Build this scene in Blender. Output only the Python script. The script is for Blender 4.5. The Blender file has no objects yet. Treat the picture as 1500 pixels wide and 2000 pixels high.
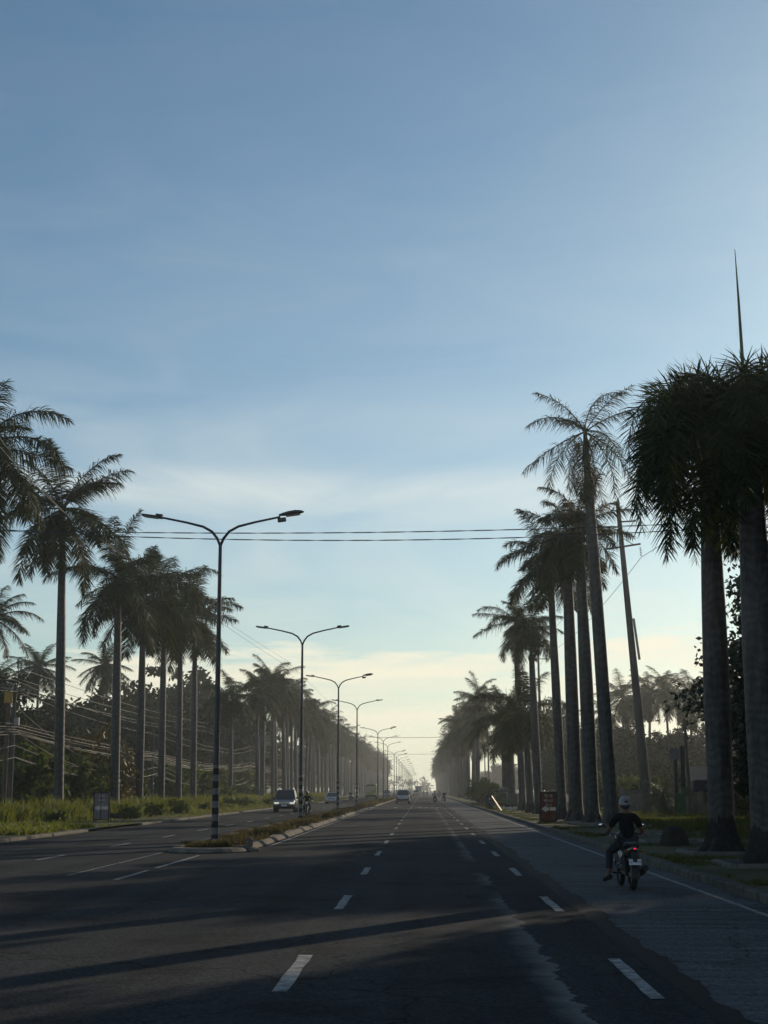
import bpy, math, random
import numpy as np
from mathutils import Vector, Matrix, Euler

random.seed(7)
RNG = np.random.default_rng(7)
R = math.radians
sc = bpy.context.scene
COL = sc.collection

# ------------------------------------------------------------------ camera geometry
CAM_H = 1.8
F = 2772.0                      # focal length in photograph pixels (1500 x 2000)
PITCH = math.atan(543.0 / F)
YAW = math.atan(77.0 * math.cos(PITCH) / F)
FW = Vector((-math.sin(YAW) * math.cos(PITCH), math.cos(YAW) * math.cos(PITCH), math.sin(PITCH)))
RT = Vector((math.cos(YAW), math.sin(YAW), 0))
UP = RT.cross(FW)
EYE = Vector((0, 0, CAM_H))


def ray(px, py):
    return FW + RT * ((px - 750) / F) - UP * ((py - 1000) / F)


def gp(px, py, z=0.0):
    """point of the level z seen at a pixel of the photograph (used to survey the place)"""
    d = ray(px, py)
    t = (z - CAM_H) / d.z
    return EYE + d * t


def at(px, py, y):
    """point at forward distance y seen at a pixel of the photograph"""
    d = ray(px, py)
    return EYE + d * (y / d.y)


# ------------------------------------------------------------------ materials
def nd(nt, t, **kw):
    n = nt.nodes.new(t)
    for k, v in kw.items():
        setattr(n, k, v)
    return n


def mat(name, col, rough=0.8, var=0.25, scale=4.0, metal=0.0, bump=0.0, bscale=None, spec=None,
        trans=0.0, tcol=None, island=0.0, col2=None, coat=0.0, emit=None, estr=0.0, stretch=None):
    m = bpy.data.materials.new(name)
    m.use_nodes = True
    nt = m.node_tree
    nt.nodes.clear()
    out = nd(nt, 'ShaderNodeOutputMaterial')
    p = nd(nt, 'ShaderNodeBsdfPrincipled')
    p.inputs['Roughness'].default_value = rough
    p.inputs['Metallic'].default_value = metal
    p.inputs['Specular IOR Level'].default_value = spec if spec is not None else (.08 if rough > .65 else .3)
    p.inputs['Coat Weight'].default_value = coat
    tc = nd(nt, 'ShaderNodeTexCoord')
    vec = tc.outputs['Object']
    if stretch:
        mp = nd(nt, 'ShaderNodeMapping')
        mp.inputs['Scale'].default_value = stretch
        nt.links.new(vec, mp.inputs['Vector'])
        vec = mp.outputs['Vector']
    no = nd(nt, 'ShaderNodeTexNoise')
    no.inputs['Scale'].default_value = scale
    no.inputs['Detail'].default_value = 6
    no.inputs['Roughness'].default_value = 0.65
    nt.links.new(vec, no.inputs['Vector'])
    c2 = col2 if col2 else tuple(c * (1 - var) for c in col)
    c1 = col if col2 else tuple(min(1, c * (1 + var)) for c in col)
    mix = nd(nt, 'ShaderNodeMix', data_type='RGBA')
    mix.inputs[6].default_value = (*c2, 1)
    mix.inputs[7].default_value = (*c1, 1)
    fac = nd(nt, 'ShaderNodeMapRange')
    fac.inputs['From Min'].default_value = 0.32
    fac.inputs['From Max'].default_value = 0.68
    nt.links.new(no.outputs['Fac'], fac.inputs['Value'])
    facout = fac.outputs['Result']
    if island:
        ge = nd(nt, 'ShaderNodeNewGeometry')
        mm = nd(nt, 'ShaderNodeMix', data_type='FLOAT')
        mm.inputs[0].default_value = island
        nt.links.new(facout, mm.inputs[2])
        nt.links.new(ge.outputs['Random Per Island'], mm.inputs[3])
        facout = mm.outputs[0]
    nt.links.new(facout, mix.inputs[0])
    nt.links.new(mix.outputs[2], p.inputs['Base Color'])
    if bump:
        b = nd(nt, 'ShaderNodeBump')
        b.inputs['Strength'].default_value = bump
        b.inputs['Distance'].default_value = 0.03
        n2 = nd(nt, 'ShaderNodeTexNoise')
        n2.inputs['Scale'].default_value = bscale or scale * 4
        n2.inputs['Detail'].default_value = 4
        nt.links.new(vec, n2.inputs['Vector'])
        nt.links.new(n2.outputs['Fac'], b.inputs['Height'])
        nt.links.new(b.outputs['Normal'], p.inputs['Normal'])
    if emit:
        p.inputs['Emission Color'].default_value = (*emit, 1)
        p.inputs['Emission Strength'].default_value = estr
    sh = p.outputs['BSDF']
    if trans:
        t = nd(nt, 'ShaderNodeBsdfTranslucent')
        tm = nd(nt, 'ShaderNodeMix', data_type='RGBA')
        tm.inputs[0].default_value = 0.75
        nt.links.new(mix.outputs[2], tm.inputs[6])
        tm.inputs[7].default_value = (*(tcol or col), 1)
        nt.links.new(tm.outputs[2], t.inputs['Color'])
        ms = nd(nt, 'ShaderNodeMixShader')
        ms.inputs[0].default_value = trans
        nt.links.new(sh, ms.inputs[1])
        nt.links.new(t.outputs[0], ms.inputs[2])
        sh = ms.outputs[0]
    nt.links.new(sh, out.inputs['Surface'])
    m.node_tree['bsdf'] = p.name
    return m


def bsdf(m):
    return m.node_tree.nodes[m.node_tree['bsdf']]


def glass_mat(name, col=(0.015, 0.018, 0.02)):
    m = mat(name, col, rough=0.06, var=0.1, spec=0.8, coat=0.6)
    return m


# ------------------------------------------------------------------ mesh helpers
class MB:
    def __init__(self):
        self.v, self.f = [], []

    def add(self, verts, faces):
        o = len(self.v)
        self.v.extend([tuple(x) for x in verts])
        self.f.extend([tuple(i + o for i in f) for f in faces])
        return self

    def box(self, c, s, rot=None, top=(1, 1), bev=0.0):
        x, y, z = s[0] / 2, s[1] / 2, s[2] / 2
        M = (rot.to_matrix() if isinstance(rot, Euler) else rot) if rot else Matrix.Identity(3)
        c = Vector(c)
        b = min(bev, x * .45, y * .45, z * .45)
        if b <= 0:
            vs = [(-x, -y, -z), (x, -y, -z), (x, y, -z), (-x, y, -z),
                  (-x * top[0], -y * top[1], z), (x * top[0], -y * top[1], z), (x * top[0], y * top[1], z), (-x * top[0], y * top[1], z)]
            fs = [(3, 2, 1, 0), (4, 5, 6, 7), (0, 1, 5, 4), (1, 2, 6, 5), (2, 3, 7, 6), (3, 0, 4, 7)]
        else:
            vs, fs = [], []
            for (zz, inn) in ((-z, b), (-z + b, 0), (z - b, 0), (z, b)):
                k = zz / (2 * z) + .5
                tx, ty = 1 + (top[0] - 1) * k, 1 + (top[1] - 1) * k
                X, Y = x * tx - inn, y * ty - inn
                vs += [(-X + b, -Y, zz), (X - b, -Y, zz), (X, -Y + b, zz), (X, Y - b, zz), (X - b, Y, zz), (-X + b, Y, zz), (-X, Y - b, zz), (-X, -Y + b, zz)]
            fs.append(tuple(range(7, -1, -1)))
            for k in range(3):
                for i in range(8):
                    j = (i + 1) % 8
                    fs.append((k * 8 + i, k * 8 + j, k * 8 + 8 + j, k * 8 + 8 + i))
            fs.append(tuple(range(24, 32)))
        return self.add([c + M @ Vector(v) for v in vs], fs)

    def tube(self, pts, rad, n=8, cap=True, flat=None):
        pts = [Vector(p) for p in pts]
        rad = rad if isinstance(rad, (list, tuple)) else [rad] * len(pts)
        vs, fs = [], []
        prev = None
        for i, p in enumerate(pts):
            t = (pts[min(i + 1, len(pts) - 1)] - pts[max(i - 1, 0)]).normalized()
            if prev is None:
                a = Vector((0, 0, 1)) if abs(t.z) < .9 else Vector((1, 0, 0))
                u = t.cross(a).normalized()
            else:
                u = (prev - t * prev.dot(t)).normalized()
            prev = u
            w = t.cross(u)
            r = rad[i]
            rx, ry = r if isinstance(r, tuple) else (r, r)
            for k in range(n):
                an = 2 * math.pi * k / n
                vs.append(p + u * (math.cos(an) * rx) + w * (math.sin(an) * ry))
        for i in range(len(pts) - 1):
            for k in range(n):
                j = (k + 1) % n
                fs.append((i * n + k, i * n + j, (i + 1) * n + j, (i + 1) * n + k))
        if cap:
            fs.append(tuple(range(n - 1, -1, -1)))
            fs.append(tuple(range((len(pts) - 1) * n, len(pts) * n)))
        return self.add(vs, fs)

    def lathe(self, prof, n=12, c=(0, 0, 0), axis='z', cap=True):
        vs, fs = [], []
        c = Vector(c)
        for r, h in prof:
            for k in range(n):
                an = 2 * math.pi * k / n
                a, b = r * math.cos(an), r * math.sin(an)
                vs.append(c + Vector({'z': (a, b, h), 'y': (a, h, b), 'x': (h, a, b)}[axis]))
        for i in range(len(prof) - 1):
            for k in range(n):
                j = (k + 1) % n
                fs.append((i * n + k, i * n + j, (i + 1) * n + j, (i + 1) * n + k))
        if cap:
            fs.append(tuple(range(n - 1, -1, -1)))
            fs.append(tuple(range((len(prof) - 1) * n, len(prof) * n)))
        return self.add(vs, fs)

    def ring(self, R_, r, c=(0, 0, 0), axis='x', n=20, m=8, sq=1.0):
        vs, fs = [], []
        c = Vector(c)
        for i in range(n):
            a = 2 * math.pi * i / n
            for j in range(m):
                b = 2 * math.pi * j / m
                q = R_ + r * math.cos(b)
                w = r * sq * math.sin(b)
                p = (q * math.cos(a), q * math.sin(a))
                vs.append(c + Vector({'x': (w, p[0], p[1]), 'z': (p[0], p[1], w), 'y': (p[0], w, p[1])}[axis]))
        for i in range(n):
            for j in range(m):
                fs.append((i * m + j, ((i + 1) % n) * m + j, ((i + 1) % n) * m + (j + 1) % m, i * m + (j + 1) % m))
        return self.add(vs, fs)

    def ball(self, c, s, n=12, m=8, rot=None):
        vs, fs = [], []
        c = Vector(c)
        s = s if isinstance(s, tuple) else (s, s, s)
        M = rot.to_matrix() if rot else Matrix.Identity(3)
        for i in range(m + 1):
            th = math.pi * i / m
            for k in range(n):
                a = 2 * math.pi * k / n
                vs.append(c + M @ Vector((s[0] * math.sin(th) * math.cos(a), s[1] * math.sin(th) * math.sin(a), s[2] * math.cos(th))))
        for i in range(m):
            for k in range(n):
                j = (k + 1) % n
                fs.append((i * n + k, (i + 1) * n + k, (i + 1) * n + j, i * n + j))
        return self.add(vs, fs)

    def loft(self, secs, cap=True):
        n = len(secs[0])
        vs, fs = [], []
        for s in secs:
            vs += [Vector(p) for p in s]
        for i in range(len(secs) - 1):
            for k in range(n):
                j = (k + 1) % n
                fs.append((i * n + k, i * n + j, (i + 1) * n + j, (i + 1) * n + k))
        if cap:
            fs.append(tuple(range(n - 1, -1, -1)))
            fs.append(tuple(range((len(secs) - 1) * n, len(secs) * n)))
        return self.add(vs, fs)

    def build(self, name, m, parent=None, smooth=False, fix=True):
        me = bpy.data.meshes.new(name)
        me.from_pydata(self.v, [], self.f)
        if fix:
            import bmesh
            b = bmesh.new()
            b.from_mesh(me)
            bmesh.ops.recalc_face_normals(b, faces=b.faces)
            b.to_mesh(me)
            b.free()
        if smooth:
            me.polygons.foreach_set('use_smooth', [True] * len(me.polygons))
            me.set_sharp_from_angle(angle=R(42))
        me.materials.append(m)
        o = bpy.data.objects.new(name, me)
        COL.objects.link(o)
        o.parent = parent
        return o


def quad_mesh(name, A, mats=None):
    """A: (N,4,3) array of quads -> mesh"""
    A = np.ascontiguousarray(A, dtype=np.float32)
    n = len(A)
    me = bpy.data.meshes.new(name)
    me.vertices.add(n * 4)
    me.vertices.foreach_set('co', A.reshape(-1))
    me.loops.add(n * 4)
    me.loops.foreach_set('vertex_index', np.arange(n * 4, dtype=np.int32))
    me.polygons.add(n)
    me.polygons.foreach_set('loop_start', np.arange(n, dtype=np.int32) * 4)
    me.update(calc_edges=True)
    if mats:
        me.materials.append(mats)
    return me


def strip_mesh(name, A, m=None):
    """A: (N,K,2,3) ribbons of K cross-sections -> mesh whose islands are whole ribbons"""
    A = np.ascontiguousarray(A, dtype=np.float32)
    N, K = A.shape[:2]
    me = bpy.data.meshes.new(name)
    me.vertices.add(N * K * 2)
    me.vertices.foreach_set('co', A.reshape(-1))
    base = (np.arange(N) * K * 2)[:, None, None] + (np.arange(K - 1) * 2)[None, :, None] + np.array([0, 1, 3, 2])[None, None, :]
    idx = base.reshape(-1).astype(np.int32)
    nf = N * (K - 1)
    me.loops.add(nf * 4)
    me.loops.foreach_set('vertex_index', idx)
    me.polygons.add(nf)
    me.polygons.foreach_set('loop_start', np.arange(nf, dtype=np.int32) * 4)
    me.update(calc_edges=True)
    if m:
        me.materials.append(m)
    return me


def mobj(name, me, parent=None):
    o = bpy.data.objects.new(name, me)
    COL.objects.link(o)
    o.parent = parent
    return o


def tag(o, label=None, cat=None, group=None, kind=None):
    if label: o['label'] = label
    if cat: o['category'] = cat
    if group: o['group'] = group
    if kind: o['kind'] = kind
    return o


def thing(name, label, cat, loc=(0, 0, 0), rz=0.0, group=None):
    o = bpy.data.objects.new(name, None)
    o.empty_display_size = .3
    COL.objects.link(o)
    o.location = loc
    o.rotation_euler = (0, 0, rz)
    return tag(o, label, cat, group)


def copy_tree(o, parent=None):
    c = o.copy()
    COL.objects.link(c)
    c.parent = parent
    for ch in [x for x in o.children]:
        copy_tree(ch, c)
    return c


def dup(root, loc, rz=None, label=None, group=None, scale=None):
    c = copy_tree(root)
    c.location = loc
    if rz is not None: c.rotation_euler.z = rz
    if scale: c.scale = (scale,) * 3
    if label: c['label'] = label
    if group: c['group'] = group
    elif 'group' in c and group == '': del c['group']
    return c


def text_mesh(s, size, thick=0.004, align='CENTER'):
    cu = bpy.data.curves.new('letters', 'FONT')
    cu.body = s
    cu.size = size
    cu.align_x = align
    cu.align_y = 'CENTER'
    cu.extrude = thick
    cu.resolution_u = 3
    t = bpy.data.objects.new('letters', cu)
    COL.objects.link(t)
    dg = bpy.context.evaluated_depsgraph_get()
    me = bpy.data.meshes.new_from_object(t.evaluated_get(dg))
    bpy.data.objects.remove(t)
    return me


# ------------------------------------------------------------------ material library
M = {}
M['trunk'] = mat('palm_bark', (0.056, 0.057, 0.057), .6, .55, 2.2, bump=.6, bscale=14, stretch=(1, 1, 5), spec=.35)
M['shaft'] = mat('palm_shaft_green', (0.06, 0.085, 0.035), .55, .3, 2)
M['frond'] = mat('palm_frond', (0.021, 0.033, 0.011), .6, .5, 1.2, trans=.10, tcol=(.14, .16, .012), island=.5, spec=.05)
M['frond_dry'] = mat('palm_frond_dry', (0.12, 0.075, 0.03), .7, .4, 1.2, trans=.3, tcol=(.22, .13, .03), island=.5)
M['coco'] = mat('coconut_frond', (0.035, 0.048, 0.015), .5, .4, 1.2, trans=.18, tcol=(.12, .14, .02), island=.5)
M['leaf'] = mat('broad_leaf', (0.032, 0.042, 0.017), .8, .5, .5, trans=.08, tcol=(.09, .1, .02), island=.4)
M['bush'] = mat('bush_leaf', (0.055, 0.08, 0.024), .7, .5, .8, trans=.28, tcol=(.16, .2, .03), island=.45)
M['leaf_dark'] = mat('dark_broad_leaf', (0.022, 0.034, 0.014), .5, .45, .8, trans=.12, tcol=(.1, .12, .02), island=.4)
M['leaf_warm'] = mat('warm_lit_leaf', (0.07, 0.062, 0.02), .6, .5, .8, trans=.2, tcol=(.16, .12, .03), island=.5)  # ochre tone puts the orange sunlight on the shrub into the leaf colour
M['bark'] = mat('tree_bark', (0.09, 0.075, 0.06), .95, .4, 4, bump=.7, bscale=20)
M['grass_lush'] = mat('lush_grass', (0.14, 0.165, 0.026), .6, 0, .3, trans=.35, tcol=(.28, .29, .03), island=.45, col2=(0.028, 0.045, 0.012))
M['grass_dry'] = mat('dry_grass', (0.14, 0.105, 0.05), .7, 0, .55, trans=.25, tcol=(.2, .15, .05), island=.4, col2=(0.035, 0.045, 0.015))
M['grass_short'] = mat('short_grass', (0.085, 0.09, 0.026), .7, 0, .35, trans=.3, tcol=(.2, .21, .04), island=.5, col2=(0.03, 0.038, 0.014))
M['soil'] = mat('verge_soil', (0.11, 0.1, 0.055), .95, 0, .35, bump=.6, bscale=5, col2=(0.055, 0.06, 0.028))
M['paver'] = mat('pit_concrete', (0.14, 0.137, 0.13), .9, .25, 3, bump=.3)
M['kerb'] = mat('kerb_concrete', (0.165, 0.145, 0.12), .9, .35, 2.2, bump=.5, bscale=12)
M['pole'] = mat('lamp_pole_grey', (0.055, 0.06, 0.07), .5, .25, 2, metal=.35)
M['head'] = mat('lamp_head_grey', (0.06, 0.06, 0.065), .5, .2, 4)
M['lens'] = mat('lamp_lens', (0.25, 0.25, 0.24), .3, .1, 4)
M['conc_pole'] = mat('concrete_pole', (0.1, 0.095, 0.088), .9, .25, 1.5, bump=.3, stretch=(1, 1, .3))
M['wood_pole'] = mat('timber_pole', (0.12, 0.095, 0.075), .9, .3, 2, bump=.4, stretch=(3, 3, .4))
M['steel'] = mat('dull_steel', (0.22, 0.22, 0.23), .45, .2, 4, metal=.7)
M['cable'] = mat('dark_cable', (0.035, 0.035, 0.038), .5, .2, 4)
M['cable_pale'] = mat('sunlit_cable', (0.16, 0.145, 0.125), .6, .25, 2)  # pale warm tone carries the sun's highlights on the wires
M['insul'] = mat('insulator', (0.2, 0.15, 0.12), .3, .2, 4)
M['black'] = mat('black_plastic', (0.018, 0.018, 0.02), .5, .2, 6)
M['rubber'] = mat('tyre_rubber', (0.02, 0.02, 0.021), .85, .25, 8)
M['chrome'] = mat('chrome', (0.6, 0.6, 0.62), .18, .05, 4, metal=1)
M['mirror'] = mat('mirror_glass', (0.8, 0.82, 0.85), .04, .02, 4, metal=1)
M['glass'] = glass_mat('dark_glass')
M['red_lamp'] = mat('red_tail_lamp', (0.5, 0.01, 0.015), .3, .1, 4, emit=(1, .02, .05), estr=.9)
M['red_off'] = mat('red_reflector', (0.35, 0.015, 0.015), .3, .1, 4)
M['lamp_clear'] = mat('clear_headlamp', (0.7, 0.7, 0.7), .12, .05, 4, spec=.8)
M['lamp_glint'] = mat('glint_headlamp', (0.8, 0.8, 0.8), .12, .05, 4, emit=(1, .97, .9), estr=.5)  # weak glow stands in for the glint reflected by the headlamps
M['plate'] = mat('plate_white', (0.62, 0.66, 0.72), .5, .1, 6)
M['ink'] = mat('plate_ink', (0.02, 0.03, 0.06), .6, .1, 6)
M['white'] = mat('white_car_paint', (0.62, 0.62, 0.62), .3, .06, 1, coat=.5)
M['silver'] = mat('silver_car_paint', (0.4, 0.41, 0.43), .3, .06, 1, metal=.4, coat=.5)
M['dark_paint'] = mat('dark_car_paint', (0.03, 0.033, 0.04), .25, .1, 1, coat=.7)
M['yellow'] = mat('yellow_green_paint', (0.42, 0.42, 0.13), .4, .15, 1, coat=.3)
M['truck'] = mat('grey_truck_box', (0.2, 0.2, 0.2), .6, .15, 1)
M['shirt'] = mat('black_cotton', (0.014, 0.014, 0.016), .95, .3, 12, bump=.2)
M['jeans'] = mat('grey_denim', (0.032, 0.034, 0.042), .95, .3, 14, bump=.2)
M['skin'] = mat('brown_skin', (0.13, 0.075, 0.05), .6, .12, 8)
M['shoe'] = mat('dark_shoe', (0.02, 0.02, 0.022), .7, .2, 8)
M['helmet'] = mat('pale_helmet', (0.18, 0.18, 0.19), .35, .12, 6, coat=.3)
M['helmet_dark'] = mat('dark_helmet', (0.03, 0.03, 0.035), .25, .1, 6, coat=.6)
M['sign_red'] = mat('brown_red_board', (0.15, 0.058, 0.036), .7, .18, 3)
M['sign_grey'] = mat('faded_grey_board', (0.21, 0.185, 0.2), .8, .18, 3)
M['sign_white'] = mat('cream_lettering', (0.62, 0.53, 0.46), .8, .1, 6)
M['sign_faint'] = mat('faint_lettering', (0.3, 0.13, 0.1), .8, .1, 6)
M['sign_back'] = mat('sign_back_grey', (0.16, 0.16, 0.17), .6, .15, 4, metal=.3)
M['paint'] = mat('road_paint', (0.46, 0.45, 0.43), .85, 0, 6, bump=.4, col2=(0.1, 0.1, 0.098))
M['green_paint'] = mat('green_post_paint', (0.045, 0.1, 0.045), .7, .25, 4)
M['wall'] = mat('house_wall', (0.2, 0.175, 0.14), .9, .25, 1.2)
M['roof'] = mat('rusty_roof', (0.12, 0.09, 0.07), .7, .35, 1.5, stretch=(6, 1, 1))
M['fence'] = mat('fence_panel', (0.11, 0.115, 0.1), .85, .3, 3)
M['blue_tarp'] = mat('blue_tarp', (0.03, 0.035, 0.05), .7, .25, 3)
M['trike'] = mat('olive_sidecar', (0.09, 0.12, 0.045), .5, .2, 3, coat=.2)
M['sheet'] = mat('bright_tin_sheet', (0.4, 0.34, 0.23), .6, .5, 7, metal=.4, bump=.8)
M['cart'] = mat('grey_cart', (0.12, 0.12, 0.115), .7, .25, 4)
M['amber'] = mat('amber_signal', (0.16, 0.07, 0.015), .3, .1, 6)
M['ochre'] = mat('ochre_panel', (0.38, 0.24, 0.06), .6, .2, 4)
M['bag'] = mat('white_bags', (0.6, 0.58, 0.52), .7, .15, 8, trans=.2)
M['log'] = mat('cut_log', (0.05, 0.042, 0.035), .95, .4, 5, bump=.6)
M['stump'] = mat('rotten_stump', (0.045, 0.04, 0.034), .95, .4, 6, bump=.8, bscale=25)
M['pale_board'] = mat('pale_board', (0.6, 0.48, 0.36), .8, .15, 5)
M['pink_board'] = mat('pink_awning', (0.55, 0.3, 0.22), .8, .15, 5)


def stripes(m, period, lo, hi, dark, light):
    """painted bands by height on a post (object space)"""
    nt = m.node_tree
    p = bsdf(m)
    tc = nd(nt, 'ShaderNodeTexCoord')
    sp = nd(nt, 'ShaderNodeSeparateXYZ')
    nt.links.new(tc.outputs['Object'], sp.inputs[0])
    no = nd(nt, 'ShaderNodeTexNoise')
    no.inputs['Scale'].default_value = 9
    nt.links.new(tc.outputs['Object'], no.inputs['Vector'])
    ad = nd(nt, 'ShaderNodeMath', operation='MULTIPLY_ADD')
    ad.inputs[1].default_value = .05
    nt.links.new(no.outputs['Fac'], ad.inputs[0])
    nt.links.new(sp.outputs['Z'], ad.inputs[2])
    dv = nd(nt, 'ShaderNodeMath', operation='DIVIDE')
    dv.inputs[1].default_value = period
    nt.links.new(ad.outputs[0], dv.inputs[0])
    fr = nd(nt, 'ShaderNodeMath', operation='FRACT')
    nt.links.new(dv.outputs[0], fr.inputs[0])
    gt = nd(nt, 'ShaderNodeMath', operation='GREATER_THAN')
    gt.inputs[1].default_value = .5
    nt.links.new(fr.outputs[0], gt.inputs[0])
    mx = nd(nt, 'ShaderNodeMix', data_type='RGBA')
    mx.inputs[6].default_value = (*dark, 1)
    mx.inputs[7].default_value = (*light, 1)
    nt.links.new(gt.outputs[0], mx.inputs[0])
    nt.links.new(mx.outputs[2], p.inputs['Base Color'])


M['bands'] = mat('banded_pole_paint', (0.1, 0.1, 0.1), .7, .2, 6)
stripes(M['bands'], .44, 0, 2.4, (0.03, 0.03, 0.033), (0.15, 0.155, 0.16))


def trunk_rings(m):
    nt = m.node_tree
    p = bsdf(m)
    tc = nd(nt, 'ShaderNodeTexCoord')
    w = nd(nt, 'ShaderNodeTexWave', bands_direction='Z')
    w.inputs['Scale'].default_value = 1.0
    w.inputs['Distortion'].default_value = 11
    w.inputs['Detail'].default_value = 3
    mp = nd(nt, 'ShaderNodeMapping')
    mp.inputs['Scale'].default_value = (.8, .8, 12)
    nt.links.new(tc.outputs['Object'], mp.inputs['Vector'])
    nt.links.new(mp.outputs['Vector'], w.inputs['Vector'])
    b = nd(nt, 'ShaderNodeBump')
    b.inputs['Strength'].default_value = .3
    b.inputs['Distance'].default_value = .03
    old = p.inputs['Normal'].links[0].from_socket
    nt.links.new(w.outputs['Fac'], b.inputs['Height'])
    nt.links.new(old, b.inputs['Normal'])
    nt.links.new(b.outputs['Normal'], p.inputs['Normal'])
    bc = p.inputs['Base Color'].links[0].from_socket
    mx = nd(nt, 'ShaderNodeMix', data_type='RGBA', blend_type='MULTIPLY')
    mx.inputs[0].default_value = .34
    nt.links.new(bc, mx.inputs[6])
    nt.links.new(w.outputs['Color'], mx.inputs[7])
    nt.links.new(mx.outputs[2], p.inputs['Base Color'])


trunk_rings(M['trunk'])


def road_mat(name, base, base2, streak=False, brushed=False):
    m = mat(name, base, .95, 0, .18, col2=base2, spec=.04)
    nt = m.node_tree
    p = bsdf(m)
    tc = nd(nt, 'ShaderNodeTexCoord')
    col = p.inputs['Base Color'].links[0].from_socket
    # aggregate speckle
    vo = nd(nt, 'ShaderNodeTexVoronoi')
    vo.inputs['Scale'].default_value = 38
    nt.links.new(tc.outputs['Object'], vo.inputs['Vector'])
    hs = nd(nt, 'ShaderNodeMapRange')
    hs.inputs['To Min'].default_value = .6
    hs.inputs['To Max'].default_value = 1.45
    sx = nd(nt, 'ShaderNodeSeparateColor')
    nt.links.new(vo.outputs['Color'], sx.inputs[0])
    nt.links.new(sx.outputs[0], hs.inputs['Value'])
    mx = nd(nt, 'ShaderNodeMix', data_type='RGBA', blend_type='MULTIPLY')
    mx.inputs[0].default_value = 1
    nt.links.new(col, mx.inputs[6])
    nt.links.new(hs.outputs[0], mx.inputs[7])
    col = mx.outputs[2]
    # wheel-track wear running along the road
    mp = nd(nt, 'ShaderNodeMapping')
    mp.inputs['Scale'].default_value = (.9, .02, 1) if not brushed else (.25, 2.6, 1)
    nt.links.new(tc.outputs['Object'], mp.inputs['Vector'])
    n1 = nd(nt, 'ShaderNodeTexNoise')
    n1.inputs['Scale'].default_value = 1.3
    n1.inputs['Detail'].default_value = 5
    nt.links.new(mp.outputs[0], n1.inputs['Vector'])
    mr = nd(nt, 'ShaderNodeMapRange')
    mr.inputs['From Min'].default_value = .3
    mr.inputs['From Max'].default_value = .7
    mr.inputs['To Min'].default_value = .72
    mr.inputs['To Max'].default_value = 1.3
    nt.links.new(n1.outputs['Fac'], mr.inputs['Value'])
    m2 = nd(nt, 'ShaderNodeMix', data_type='RGBA', blend_type='MULTIPLY')
    m2.inputs[0].default_value = 1
    nt.links.new(col, m2.inputs[6])
    nt.links.new(mr.outputs[0], m2.inputs[7])
    col = m2.outputs[2]
    if streak:
        sp = nd(nt, 'ShaderNodeSeparateXYZ')
        nt.links.new(tc.outputs['Object'], sp.inputs[0])
        n2 = nd(nt, 'ShaderNodeTexNoise')
        n2.inputs['Scale'].default_value = .8
        n2.inputs['Detail'].default_value = 8
        n2.inputs['Roughness'].default_value = .75
        nt.links.new(tc.outputs['Object'], n2.inputs['Vector'])
        # distance from a ragged seam at x = 1.32
        a = nd(nt, 'ShaderNodeMath', operation='MULTIPLY_ADD')
        a.inputs[1].default_value = .75
        nt.links.new(n2.outputs['Fac'], a.inputs[0])
        nt.links.new(sp.outputs['X'], a.inputs[2])
        s = nd(nt, 'ShaderNodeMath', operation='SUBTRACT')
        s.inputs[1].default_value = 1.32 + .375
        nt.links.new(a.outputs[0], s.inputs[0])
        r1 = nd(nt, 'ShaderNodeMapRange')   # sharp on the right, fading to the left
        r1.inputs['From Min'].default_value = -.30
        r1.inputs['From Max'].default_value = .0
        nt.links.new(s.outputs[0], r1.inputs['Value'])
        r2 = nd(nt, 'ShaderNodeMath', operation='LESS_THAN')
        r2.inputs[1].default_value = 0.0
        nt.links.new(s.outputs[0], r2.inputs[0])
        mu = nd(nt, 'ShaderNodeMath', operation='MULTIPLY')
        nt.links.new(r1.outputs[0], mu.inputs[0])
        nt.links.new(r2.outputs[0], mu.inputs[1])
        n3 = nd(nt, 'ShaderNodeTexNoise')
        n3.inputs['Scale'].default_value = .16
        n3.inputs['Detail'].default_value = 3
        nt.links.new(tc.outputs['Object'], n3.inputs['Vector'])
        r3 = nd(nt, 'ShaderNodeMapRange')
        r3.inputs['From Min'].default_value = .42
        r3.inputs['From Max'].default_value = .56
        r3.inputs['To Max'].default_value = .8
        nt.links.new(n3.outputs['Fac'], r3.inputs['Value'])
        near = nd(nt, 'ShaderNodeMapRange')
        near.inputs['From Min'].default_value = 16
        near.inputs['From Max'].default_value = 20
        near.inputs['To Min'].default_value = .85
        near.inputs['To Max'].default_value = 0
        nt.links.new(sp.outputs['Y'], near.inputs['Value'])
        mxx = nd(nt, 'ShaderNodeMath', operation='MAXIMUM')
        nt.links.new(r3.outputs[0], mxx.inputs[0])
        nt.links.new(near.outputs[0], mxx.inputs[1])
        mu2 = nd(nt, 'ShaderNodeMath', operation='MULTIPLY')
        nt.links.new(mu.outputs[0], mu2.inputs[0])
        nt.links.new(mxx.outputs[0], mu2.inputs[1])
        m3 = nd(nt, 'ShaderNodeMix', data_type='RGBA')
        nt.links.new(mu2.outputs[0], m3.inputs[0])
        nt.links.new(col, m3.inputs[6])
        m3.inputs[7].default_value = (.19, .185, .175, 1)
        col = m3.outputs[2]
    wv = nd(nt, 'ShaderNodeTexNoise')
    wv.inputs['Scale'].default_value = 1.1
    wv.inputs['Detail'].default_value = 4
    nt.links.new(tc.outputs['Object'], wv.inputs['Vector'])
    va = nd(nt, 'ShaderNodeMix', data_type='RGBA', blend_type='LINEAR_LIGHT')
    va.inputs[0].default_value = .6
    nt.links.new(tc.outputs['Object'], va.inputs[6])
    nt.links.new(wv.outputs['Color'], va.inputs[7])
    ck = nd(nt, 'ShaderNodeTexVoronoi', feature='DISTANCE_TO_EDGE')
    ck.inputs['Scale'].default_value = .23
    nt.links.new(va.outputs[2], ck.inputs['Vector'])
    cm = nd(nt, 'ShaderNodeMapRange')
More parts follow.
